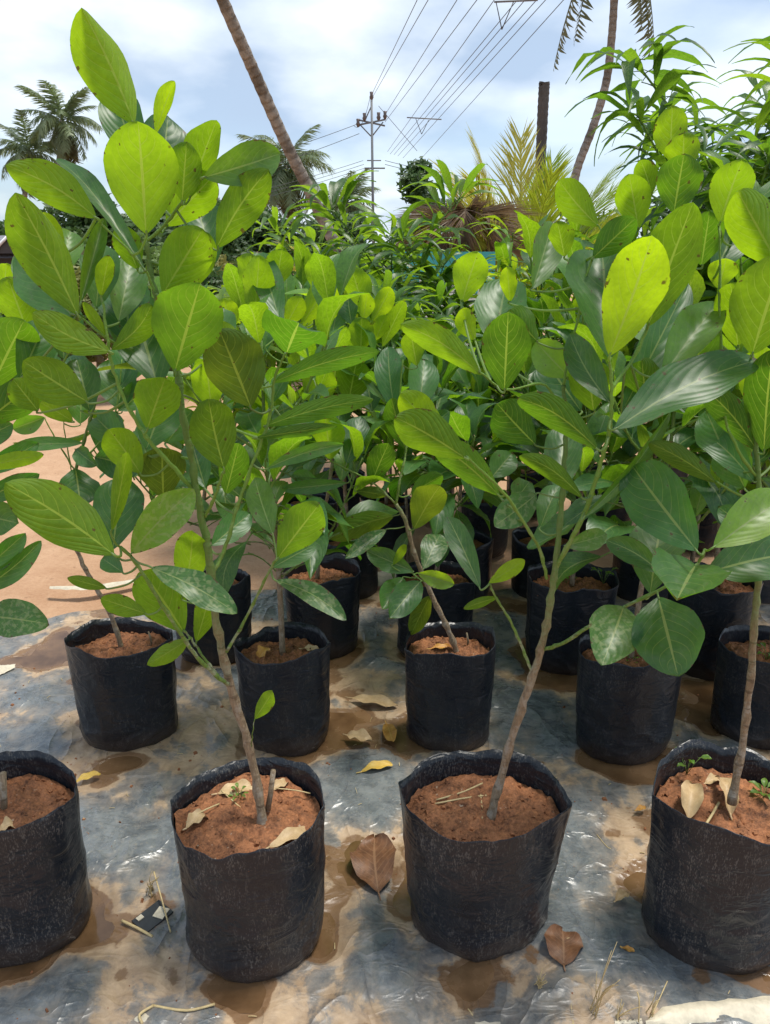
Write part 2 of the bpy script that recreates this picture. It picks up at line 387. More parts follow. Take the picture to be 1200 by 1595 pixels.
def bag_mat():
    nt = NT('black_polythene'); oc = nt.coords('Object')
    dustk, _, _, _ = ocol(nt)
    stre = nt.noise(nt.coords('Object', (1, 1, 0.16)), 150, 4, 0.7)
    sp = nt.noise(nt.coords('Object', (1, 1, 0.30)), 520, 2, 0.6)
    big = nt.noise(oc, 8, 5, 0.6)
    f = nt.math('MULTIPLY', nt.smooth(nt.math('ADD', nt.math('MULTIPLY', sp, 0.62), nt.math('MULTIPLY', stre, 0.38)), 0.52, 0.60), nt.smooth(big, 0.34, 0.60))
    f = nt.math('MULTIPLY', f, dustk)
    film = nt.math('MULTIPLY', nt.math('MULTIPLY', nt.smooth(big, 0.45, 0.75), dustk), 0.05)
    c = nt.mix(big, (0.008, 0.011, 0.016), (0.018, 0.022, 0.030))
    c = nt.mix(film, c, (0.11, 0.118, 0.125)); c = nt.mix(nt.math('MULTIPLY', f, 0.25), c, (0.34, 0.32, 0.28))
    z = nt.n.new('ShaderNodeSeparateXYZ'); nt.put(z.inputs[0], oc)
    low = nt.math('MULTIPLY', nt.math('SUBTRACT', 1.0, nt.smooth(nt.math('ADD', z.outputs[2], nt.math('MULTIPLY', big, -0.06)), -0.02, 0.03)), 0.15)
    c = nt.mix(low, c, (0.20, 0.12, 0.065))
    wr = nt.noise(nt.coords('Object', (1, 1, 1.7)), 13, 3, 0.5, 1.0)
    wr = nt.math('ABSOLUTE', nt.math('SUBTRACT', wr, 0.5))
    h = nt.math('ADD', nt.math('MULTIPLY', wr, -1.5), nt.math('MULTIPLY', stre, 0.03))
    r = nt.math('ADD', 0.19, nt.math('ADD', nt.math('MULTIPLY', f, 0.3), nt.math('MULTIPLY', big, 0.22)))
    return nt.done(nt.pbr(c, r, 0.32, nt.bump(h, 0.6, 0.009)))
M['bag'] = bag_mat()

# ------------------------------------------------------------------ bags: pixel measurements -> real places
SHEET_FAR = 2.62
def bag_spec(xl, xr, y_rim, y_base, zb=0.004, sq=0.82):
    pb = on((xl + xr) / 2, y_base, zb)
    d = ray((xl + xr) / 2, y_rim); rim_z = CAM_H + d.z * (pb.y / d.y)
    pl, pr = at(xl, (y_rim * 0.6 + (y_rim - (y_base - y_rim) * 0.3) * 0.4), pb.y), at(xr, y_rim, pb.y)
    r0 = (pr.x - pl.x) / 2
    for _ in range(6):
        Yc = pb.y + r0 * sq
        q = (at(xr, y_rim - 30, Yc).x - at(xl, y_rim - 30, Yc).x) / 2
        r0 = q
    cx = (at(xl, y_rim - 30, pb.y + r0 * sq).x + at(xr, y_rim - 30, pb.y + r0 * sq).x) / 2
    return dict(c=Vector((cx, pb.y + r0 * sq, zb)), r=r0, h=rim_z - zb, sq=sq)
BAGS = {
    'F1': bag_spec(-112, 122, 1300, 1520), 'F2': bag_spec(273, 508, 1335, 1548, sq=.97), 'F3': bag_spec(626, 876, 1300, 1512, sq=.76), 'F4': bag_spec(1012, 1262, 1306, 1535, sq=.86),
    'S1': bag_spec(103, 270, 1022, 1178), 'S2': bag_spec(362, 517, 1030, 1183), 'S3': bag_spec(628, 777, 1022, 1178), 'S4': bag_spec(900, 1068, 1042, 1198), 'S5': bag_spec(1125, 1290, 1038, 1175),
    'T0': bag_spec(262, 390, 918, 1040), 'T1': bag_spec(438, 564, 905, 1030), 'T2': bag_spec(615, 742, 912, 1036), 'T3': bag_spec(822, 964, 918, 1056), 'T4': bag_spec(1045, 1190, 922, 1064),
    'U1': bag_spec(495, 593, 850, 945, -0.02), 'U2': bag_spec(668, 770, 850, 948, -0.02), 'U3': bag_spec(800, 905, 848, 948, -0.02), 'U4': bag_spec(958, 1068, 850, 952, -0.02), 'U5': bag_spec(1130, 1240, 850, 952, -0.02),
    'V1': bag_spec(560, 645, 785, 872, -0.02), 'V2': bag_spec(715, 800, 783, 870, -0.02), 'V3': bag_spec(895, 1000, 742, 838, -0.02), 'V4': bag_spec(1060, 1155, 770, 860, -0.02), 'V0': bag_spec(440, 525, 785, 872, -0.02),
    'W1': bag_spec(500, 570, 742, 812, -0.02), 'W2': bag_spec(640, 712, 740, 812, -0.02), 'W3': bag_spec(790, 862, 735, 805, -0.02), 'W4': bag_spec(1005, 1080, 720, 790, -0.02), 'W5': bag_spec(1160, 1235, 722, 792, -0.02),
}
# ------------------------------------------------------------------ the setting: ground, sheet, water
def axis(dense0, dense1, step, far0, far1, grow=1.5):
    a = list(np.arange(dense0, dense1 + 1e-6, step)); s = step
    x = a[-1]
    while x < far1: s *= grow; x += s; a.append(min(x, far1))
    s = step; x = a[0]; pre = []
    while x > far0: s *= grow; x -= s; pre.append(max(x, far0))
    return sorted(set(pre + a))
def make_ground():
    xs = axis(-4, 4, 0.06, -900, 900); ys = axis(0.4, 9, 0.06, -300, 1500)
    vs = []
    for y in ys:
        for x in xs:
            near = max(0.0, min(1.0, (12 - abs(x)) / 6)) * max(0.0, min(1.0, (14 - y) / 5))
            vs.append((x, y, -0.045 + near * 0.022 * fbm(x, y, 3.1, 1.7, 5)))
    nx = len(xs)
    fs = [(j * nx + i, j * nx + i + 1, (j + 1) * nx + i + 1, (j + 1) * nx + i) for j in range(len(ys) - 1) for i in range(nx - 1)]
    return tag(link('ground', mesh_of('ground', vs, fs, M['sand'])), 'reddish sandy soil stretching back from the plastic sheet', kind='structure')
make_ground()

def far_edge(x):                                   # far edge of the plastic sheet, nearer at the left
    e = SHEET_FAR + 0.05 * fbm(x, 7.7, 0, 2.2, 3)
    if x < -0.75: e -= 0.42 * min(1, (-0.75 - x) / 0.75)
    return e
front_c = [(BAGS[k]['c'].x, BAGS[k]['c'].y, BAGS[k]['r']) for k in BAGS if k[0] in 'FST']
def sheet_h(x, y):
    h = 0.0080 + 0.013 * fbm(x, y, 0.0, 2.6, 4) + 0.006 * fbm(x + 9, y, 4.0, 7.0, 4)
    rd = noise.ridged_multi_fractal(Vector((x * 2.2 + 3, y * 3.0, 8.0)), 1.0, 2.0, 3, 1.0, 2.0)
    h += 0.0052 * (rd - 1.0)
    h += 0.0030 * (noise.ridged_multi_fractal(Vector((x * 7.0 + 1, y * 5.0, 2.0)), 1.0, 2.0, 2, 1.0, 2.0) - 1.0)
    for cx, cy_, r in front_c:
        d = math.hypot(x - cx, y - cy_) / r
        if d < 1.9:
            h -= 0.0120 * math.exp(-((max(d - 0.85, 0)) / 0.36) ** 2) * max(0.15, min(1.5, 0.62 + 1.9 * fbm(x, y, 21, 3.2, 3)))
    return h
def make_sheet():
    X0, X1, Y0 = -2.2, 2.3, 0.79
    nx, ny = 430, 230
    vs = []; mud = []; wet = []
    for j in range(ny + 1):
        for i in range(nx + 1):
            x = X0 + (X1 - X0) * i / nx
            e0 = Y0 + 0.012 * fbm(x, 1.3, 2, 5, 3); e1 = far_edge(x)
            y = e0 + (e1 - e0) * j / ny
            h = sheet_h(x, y)
            m = 0.5 - h * 28 + 0.10 * fbm(x, y, 11, 1.2, 3)
            edge = min((y - e0) / 0.03, (e1 - y) / 0.06, 1.0)
            if edge < 1: h = h * edge + (1 - edge) * (-0.03)
            vs.append((x, y, h)); mud.append(m); wet.append(max(0.0, min(1.0, (0.006 - h) / 0.006)))
    w = nx + 1
    fs = [(j * w + i, j * w + i + 1, (j + 1) * w + i + 1, (j + 1) * w + i) for j in range(ny) for i in range(nx)]
    me = mesh_of('plastic_sheet', vs, fs, M['sheet'])
    a = me.attributes.new('mud', 'FLOAT', 'POINT'); a.data.foreach_set('value', mud)
    a = me.attributes.new('wet', 'FLOAT', 'POINT'); a.data.foreach_set('value', wet)
    o = link('plastic_sheet', me)
    return tag(o, 'wrinkled black plastic ground sheet smeared with tan mud under the bags', 'plastic sheet')
make_sheet()
def make_water():
    m = MB(); X0, X1, Y0, Y1 = -2.1, 2.2, 0.90, SHEET_FAR - 0.10
    vs = []; n = 30
    pts = [(X0, Y0, 0), (X1, Y0, 0), (X1, Y1, 0), (-0.75, Y1, 0), (-1.5, Y1 - 0.42, 0), (X0, Y1 - 0.42, 0)]
    m.poly(pts); return tag(m.build('water', M['water'], smooth=False), 'brown muddy water lying in the hollows of the sheet', kind='structure')
make_water()

# ------------------------------------------------------------------ grow bags
def make_bag(key, label, seed, dust=0.6, detail=True, flare=0.0, fold=None, group='black plastic grow bags in rows'):
    s = BAGS[key]; r, h = s['r'], s['h']
    root = empty('grow_bag', s['c'])
    rs = random.Random(seed); ph = [rs.uniform(0, 6.28) for _ in range(8)]; off = rs.uniform(0, 50)
    n, m = (120, 52) if detail else (44, 14)
    creases = [(-math.pi / 2 + rs.uniform(-1.1, 1.1), rs.uniform(.06, .5), rs.uniform(-.28, .28), rs.uniform(.012, .03) * rs.choice((1, 1, -1))) for _ in range(7)]
    def rad(a, t):
        rr = r * 0.955 * (0.94 + flare * (t - 0.5) + 0.06 * t)
        rr *= 1 + 0.020 * math.sin(2 * a + ph[0]) + 0.016 * math.sin(3 * a + ph[1]) + 0.010 * math.sin(5 * a + ph[2]) * (0.4 + t)
        rr *= 1 + 0.020 * fbm(math.cos(a) * 1.3 + off, math.sin(a) * 1.3, t * 2.6, 1.0, 3)
        if t < 0.12: rr *= 0.93 + 0.07 * math.sin(t / 0.12 * math.pi / 2)
        # sagging creases near the bottom
        cr = math.sin(11 * t + 1.7 * math.sin(a + ph[3]) + 2.0 * math.sin(2 * a + ph[4]))
        rr += r * 0.016 * cr * max(0, 1 - t / 0.5)
        ca, sa_ = math.cos(a), math.sin(a)
        k1 = 1 - abs(noise.noise(Vector((ca * 1.1 + off, sa_ * 1.1, t * 2.3 + ca * 0.9))))
        k2 = 1 - abs(noise.noise(Vector((ca * 2.6 + off, sa_ * 2.6 + 7, t * 3.6 - sa_))))
        rr += r * (0.036 * (k1 ** 5 - 0.45) + 0.022 * (k2 ** 6 - 0.4)) * (1.05 - 0.8 * t)
        for ca0, ct0, sl, am in creases:                             # sharp diagonal pull folds low on the bag
            da = (a - ca0 + math.pi) % (2 * math.pi) - math.pi
            if abs(da) < 0.75: rr += r * am * math.exp(-abs(t - ct0 - sl * da) / 0.022) * (1 - (da / 0.75) ** 2)
        if t > 0.9: rr += r * 0.035 * (t - 0.9) * 10 * noise.noise(Vector((ca * 2.2 + off, sa_ * 2.2, 3.0)))
        kk = abs((a * 4.5 / math.pi + ph[1]) % 2 - 1)              # straight runs between the folds of the rim
        rr += r * 0.036 * (kk - 0.5) * t ** 2
        # gusset seams left and right
        for sa in (ph[5] * 0.12 - 0.3, math.pi + ph[5] * 0.12 - 0.3):
            dd = abs((a - sa + math.pi) % (2 * math.pi) - math.pi)
            rr += r * 0.055 * math.exp(-dd / 0.07) * (0.25 + t)
        return rr
    def zz(a, t):
        top = h * (1 + 0.028 * math.sin(a + ph[6]) + 0.022 * math.sin(3 * a + ph[7]) + 0.035 * fbm(math.cos(a) + off, math.sin(a), 5, 2.2, 3))
        return t * top - 0.006
    vs, fs = [], []
    rows = [i / m for i in range(m + 1)]
    sq = s['sq']
    for t in rows:
        for j in range(n):
            a = 2 * math.pi * j / n; q = rad(a, t)
            vs.append((q * math.cos(a), q * math.sin(a) * sq, zz(a, t)))
    inner = [1.0, 0.93, 0.85, 0.76, 0.66]
    for t in inner:
        for j in range(n):
            a = 2 * math.pi * j / n; q = rad(a, t) - (0.0008 if t == 1.0 else 0.0018 + 0.008 * (1 - t) * fbm(math.cos(a) * 2, math.sin(a) * 2, off, 1, 2))
            vs.append((q * math.cos(a), q * math.sin(a) * sq, zz(a, t) + (0.0006 if t == 1.0 else 0)))
    tot = len(rows) + len(inner)
    for i in range(tot - 1):
        for j in range(n):
            a, b = i * n + j, i * n + (j + 1) % n
            fs.append((a, b, b + n, a + n))
    fs.append(tuple(range(n - 1, -1, -1)))
    wall = link('bag_wall', mesh_of('bag_wall', vs, fs, M['bag']), root)
    wall.color = (dust, 0, 0, 1)
    # soil
    sz = h * {'F3': 0.83, 'F2': 0.86}.get(key, 0.83)
    vs, fs = [(0, 0, sz)], []
    k = 30 if detail else 8; nn = 90 if detail else 28
    for i in range(1, k + 1):
        for j in range(nn):
            a = 2 * math.pi * j / nn; q = (rad(a, 0.8) - 0.004) * i / k
            x, y = q * math.cos(a), q * math.sin(a) * sq
            z = sz + 0.011 * fbm(x + off, y, 1, 14, 3) + 0.0125 * abs(fbm(x + off, y, 4, 42, 4)) + 0.004 * fbm(x + off, y, 9, 150, 2) - 0.012 * (i / k) ** 3 + 0.006
            vs.append((x, y, z))
    for j in range(nn): fs.append((0, 1 + j, 1 + (j + 1) % nn))
    for i in range(k - 1):
        for j in range(nn):
            a, b = 1 + i * nn + j, 1 + i * nn + (j + 1) % nn
            fs.append((a, a + nn, b + nn, b))
    so = link('soil', mesh_of('soil', vs, fs, M['soil'], smooth=True), root)
    if detail:                                    # crumbs of soil
        mb = MB()
        for _ in range(260):
            a = rs.uniform(0, 6.28); q = (r * 0.9) * math.sqrt(rs.random()); e = 0.0009 + 0.0042 * rs.random() ** 3
            x, y = q * math.cos(a), q * math.sin(a) * sq; z = sz + 0.011 * fbm(x + off, y, 1, 14, 3) - 0.012 * (q / r) ** 3 + 0.006 + e * 0.3
            mb.box((x, y, z), (e * 2, e * rs.uniform(1.2, 2), e * 1.5), Matrix.Rotation(rs.uniform(0, 3), 3, Vector((rs.random(), rs.random(), rs.random() + 0.1)).normalized()), 0.6)
        tag(mb.build('soil_crumbs', M['soil'], root, smooth=False), kind='stuff')
    tag(root, label, 'grow bag', group)
    s['soil_z'] = s['c'].z + sz
    return root

BL = {
    'F1': 'front black grow bag cut off by the left edge, holding a cut stub',
    'F2': 'front black grow bag with creased base and a cut stub beside its stem',
    'F3': 'front black grow bag speckled with dust, straws lying on its soil',
    'F4': 'front black grow bag at the right edge with curled dry leaves inside',
    'S1': 'second row black grow bag at far left beside the open sand',
    'S2': 'second row black grow bag with a forked stem and orange leaf inside',
    'S3': 'second row black grow bag with leaning stem, behind the straw-topped front bag',
    'S4': 'second row black grow bag under the two drooping leaves at right',
    'S5': 'second row black grow bag cut off by the right edge',
    'T0': 'third row black grow bag almost hidden behind the leftmost leaning trunk',
    'T1': 'third row black grow bag with a thin dark stem, left of centre gap',
    'T2': 'third row black grow bag directly behind the leaning-stem bag at centre',
    'T3': 'third row black grow bag with small weeds inside, right of centre',
    'T4': 'third row black grow bag in shade near the right edge',
    'U1': 'fourth row black grow bag bordering the puddled gap at centre',
    'U2': 'fourth row black grow bag in shade at picture centre',
    'U3': 'fourth row black grow bag just left of the weedy bag',
    'U4': 'fourth row black grow bag in dark shade right of the weedy bag',
    'U5': 'fourth row black grow bag in dark shade at the right edge',
    'V0': 'fifth row black grow bag, leftmost, standing on the sand',
    'V1': 'fifth row black grow bag, second from the left',
    'V2': 'fifth row black grow bag, third from the left',
    'V3': 'tall black grow bag showing deep shade behind the glossy drooping leaf',
    'V4': 'fifth row black grow bag, rightmost',
    'W1': 'sixth row black grow bag, leftmost', 'W2': 'sixth row black grow bag, second from left', 'W3': 'sixth row black grow bag, third from left',
    'W4': 'sixth row black grow bag, fourth from left', 'W5': 'sixth row black grow bag, rightmost',
}
for i, k in enumerate(BAGS):
    make_bag(k, BL[k], 100 + i * 7, dust={'F': 1.0, 'S': 0.5}.get(k[0], 0.2), detail=k[0] in 'FST', flare={'F3': 0.10, 'F2': -0.02}.get(k, 0.0))

# ------------------------------------------------------------------ leaves
def prof_jack(t): return max(0.0, math.sin(math.pi * min(1, t ** 1.18))) ** 0.62
def prof_pointed(t): return max(0.0, math.sin(math.pi * min(1, t ** 1.06))) ** 0.82
def prof_mango(t): return max(0.0, math.sin(math.pi * t ** 0.82)) ** 0.95
def leaf_mesh(name, L, W, arch=0.06, fold=0.2, curve=0.0, wave=0.012, mat=None, nv=14, nu=3, prof=prof_jack, phase=0.0, curl=0.0, petiole=None, twist=0.0):
    """blade along +Y from the origin, upper side +Z; petiole = list of local points from the blade base to the stem"""
    vs, uvs, fs = [], [], []
    cols = [k / nu for k in range(-nu, nu + 1)]
    for i in range(nv + 1):
        t = i / nv
        tt = 0.5 - 0.5 * math.cos(math.pi * t) if nv > 8 else t
        t = 0.35 * t + 0.65 * tt if nv > 8 else t
        hw = W / 2 * prof(t)
        if i == 0: hw = max(hw, W * 0.012)
        if i == nv: hw = W * 0.006
        cz = arch * L * math.sin(math.pi * t) - curl * L * max(0, t - 0.55) ** 2 * 3
        cx = curve * L * math.sin(math.pi * t)
        tw = twist * (t - 0.4)
        eg = (1 + .055 * noise.noise(Vector((t * 4.5, phase * 3, 1.0))) + .03 * math.sin(phase), 1 + .055 * noise.noise(Vector((t * 4.5, phase * 3, 9.0))) - .03 * math.sin(phase))
        for s in cols:
            a = fold * (0.6 + 0.4 * abs(s)) + tw * (1 if s >= 0 else -1)
            x = s * hw * eg[s > 0] * math.cos(a); z = abs(s) * hw * math.sin(a)
            z += wave * W * 2.2 * s * s * math.sin(t * 13 + phase + (1.3 if s > 0 else 0)) * min(1, t * 4)
            mid = -0.006 * W * (1 - t) if s == 0 else 0
            vs.append((cx + x, L * t, cz + z + mid)); uvs.append((s * 0.5 + 0.5, t))
    w = len(cols)
    for i in range(nv):
        for j in range(w - 1):
            a = i * w + j; fs.append((a, a + 1, a + w + 1, a + w))
    if petiole:
        mb = MB(); mb.tube(petiole[0], petiole[1], 6)
        k = len(vs); vs += list(mb.v); uvs += [(0.5, 0.02)] * len(mb.v); fs += [tuple(q + k for q in f) for f in mb.f]
    return mesh_of(name, vs, fs, mat, True, uvs)

def frame(A, N):                         # local axes: X = A x N, Y = A, Z = N
    A = A.normalized(); N = (N - A * N.dot(A)).normalized(); X = A.cross(N)
    return Matrix((X, A, N)).transposed()

def stems_3d(stems):
    out = []
    for st in stems:
        out.append([at(*p) for p in st['p']])
    return out
def nearest_on(polys, p):
    best = None
    for pl in polys:
        for a, b in zip(pl[:-1], pl[1:]):
            ab = b - a; t = max(0, min(1, (p - a).dot(ab) / max(1e-9, ab.length_squared))); q = a + ab * t
            d = (p - q).length
            if best is None or d < best[0]: best = (d, q, ab.normalized())
    return best
def nearest_px(pxpolys, bx, by):
    best = None
    for pl in pxpolys:
        for a, b in zip(pl[:-1], pl[1:]):
            ax, ay, aY = a; dx, dy = b[0] - ax, b[1] - ay
            t = max(0, min(1, ((bx - ax) * dx + (by - ay) * dy) / max(1e-9, dx * dx + dy * dy)))
            d = math.hypot(ax + dx * t - bx, ay + dy * t - by)
            if best is None or d < best[0]: best = (d, aY + (b[2] - aY) * t)
    return best

def hero_sapling(root_at, stems, leaves, label, seed=1, cat='sapling'):
    rs = random.Random(seed)
    root = empty('jackfruit_sapling', root_at); org = Vector(root_at)
    polys = []
    for i, st in enumerate(stems):
        pts = spline([at(*p) for p in st['p']], 6)
        pts = [p + Vector((rs.uniform(-1, 1), rs.uniform(-1, 1), 0)) * .0011 if 0 < k < len(pts) - 1 else p for k, p in enumerate(pts)]
        polys.append(pts)
        r0, r1 = st['r']; n = len(pts)
        rad = []
        for k in range(n):
            q = 0.76 * (r0 + (r1 - r0) * k / (n - 1))
            q *= 1 + 0.07 * math.sin(k * 1.9 + i) + rs.uniform(-.05, .05) + (rs.uniform(.15, .38) if (k % 4 == 0 and k > 0) else 0)
            if i == 0 and k < 3: q *= 1 + 0.25 * (3 - k) / 3
            rad.append(q)
        mb = MB().tube([p - org for p in pts], rad, 10)
        mb.build('trunk' if i == 0 else 'branch', M['bark'] if st.get('m', 'bark') == 'bark' else M['twig'], root)
    pxp = [st['p'] for st in stems]
    for lf in leaves:
        side, bx, by, tx, ty, w = lf[:6]; op = lf[6] if len(lf) > 6 else ''; kw = lf[7] if len(lf) > 7 else {}
        Y = kw.get('Y', nearest_px(pxp, bx, by)[1] + kw.get('d', 0.0))
        B = at(bx, by, Y); T0 = at(tx, ty, Y)
        up = (T0 - B).z; app = (T0 - B).length
        sg = (-1 if side == 'u' else 1) * (1 if up > 0 else -1)
        dt = kw.get('dt', sg * ((0.22 if side == 'u' else 0.8) * abs(up) + 0.10 * app) * rs.uniform(0.6, 1.3))
        T = at(tx, ty, Y + dt)
        ax = T - B; L = ax.length; A = ax.normalized()
        C = (B + T) / 2; V = (C - CAMP).normalized()
        N0 = (-V - A * (-V).dot(A)).normalized()
        roll = R(kw.get('r', rs.uniform(-14, 14))); N0 = Matrix.Rotation(roll, 3, A) @ N0
        N = N0 if side == 't' else -N0
        fold = R(kw.get('f', rs.uniform(6, 19)) * 1.5)
        dz = (C - CAMP).y * CO - (C - CAMP).z * SI
        W = w * dz / FPX / max(0.35, math.cos(roll) * math.cos(fold * 0.9))
        m3 = frame(A, N)
        nd, q, tdir = nearest_on(polys, B)
        inv = m3.transposed()
        pet = None
        if nd > 0.004:
            mid = B.lerp(q, .5) - A * min(0.005, nd * 0.12) - Vector((0, 0, min(0.004, nd * 0.08)))
            pr = 0.0017 if nd < 0.07 else 0.0020
            pts = [inv @ (x - B) for x in spline([B + A * L * 0.03, B - A * min(.004, nd * .2), mid, q], 4)]
            pet = (pts, [pr * (0.75 + 0.35 * k / (len(pts) - 1)) for k in range(len(pts))])
        c = kw.get('c', 0.0)
        # c > 0 bulges to the right of the base-to-tip direction as seen in the photo
        c = -c if side == 'u' else c
        me = leaf_mesh('leaf', L, W, kw.get('a', rs.uniform(0.0, 0.11)), fold, c, rs.uniform(0.008, 0.034), M['jack'], 16, 3, prof_jack, rs.uniform(0, 6), kw.get('k', 0.0), pet, R(kw.get('tw', rs.uniform(-20, 20))))
        o = link('leaf', me, root)
        o.matrix_local = Matrix.Translation(B - org) @ m3.to_4x4()
        age = 0.52 if side == 'u' else 0.14
        if 'y' in op: age = 1.0
        if 'm' in op: age = 0.62
        if 'd' in op: age = 0.2 if side == 'u' else 0.03
        if 'l' in op: age = 0.45
        o.color = (max(0, min(1, age + rs.uniform(-0.08, 0.08))), 1.0 if 's' in op else 0.0, 0.8 if 'o' in op else 0.0, 1)
    tag(root, label, cat, 'jackfruit saplings in grow bags')
    return root

def bagpt(key): s = BAGS[key]; return (s['c'].x, s['c'].y, s['soil_z'] + 0.004)
YA = BAGS['F2']['c'].y - 0.0; YC = BAGS['F3']['c'].y; YD = BAGS['F4']['c'].y
# --- left front plant
A_stems = [
    {'p': [(410, 1292, YA - .02), (396, 1195, YA), (366, 1090, YA + .01), (345, 1010, YA + .01), (333, 940, YA), (325, 860, YA), (309, 780, YA), (299, 715, YA), (287, 655, YA), (275, 575, YA), (262, 525, YA), (246, 470, YA), (235, 425, YA), (228, 375, YA)], 'r': (0.0098, 0.0042)},
    {'p': [(356, 1066, YA), (325, 1042, YA - .02), (290, 1000, YA - .04), (245, 930, YA - .06), (212, 878, YA - .07), (188, 852, YA - .08)], 'r': (0.0045, 0.0028), 'm': 't'},
    {'p': [(340, 1052, YA - .01), (318, 1025, YA - .01), (298, 995, YA - .0), (285, 980, YA)], 'r': (0.003, 0.002), 'm': 't'},
    {'p': [(302, 765, YA), (265, 722, YA - .02), (228, 680, YA - .03), (196, 625, YA - .03), (175, 570, YA - .03), (168, 525, YA - .03), (160, 470, YA - .02)], 'r': (0.0042, 0.0022), 'm': 't'},
    {'p': [(334, 890, YA), (352, 850, YA + .02), (370, 790, YA + .03), (395, 720, YA + .04), (420, 650, YA + .05), (428, 592, YA + .05), (445, 550, YA + .04)], 'r': (0.0042, 0.0022), 'm': 't'},
    {'p': [(320, 805, YA), (336, 770, YA - .02), (348, 735, YA - .03)], 'r': (0.0035, 0.0022), 'm': 't'},
    {'p': [(353, 1016, YA), (385, 960, YA + .01), (412, 905, YA + .0), (432, 868, YA - .01)], 'r': (0.0034, 0.0022), 'm': 't'},
    {'p': [(228, 375, YA), (255, 352, YA), (290, 308, YA - .01), (316, 277, YA - .01)], 'r': (0.0032, 0.002), 'm': 't'},
    {'p': [(391, 1165, YA), (394, 1140, YA - .02), (397, 1120, YA - .02)], 'r': (0.0012, 0.0009), 'm': 't'},
    {'p': [(246, 470, YA), (232, 430, YA - .01), (205, 395, YA - .02), (150, 340, YA - .02)], 'r': (0.0024, 0.0016), 'm': 't'},
    {'p': [(168, 525, YA - .03), (145, 510, YA - .02), (122, 490, YA - .02)], 'r': (0.0022, 0.0016), 'm': 't'},
]
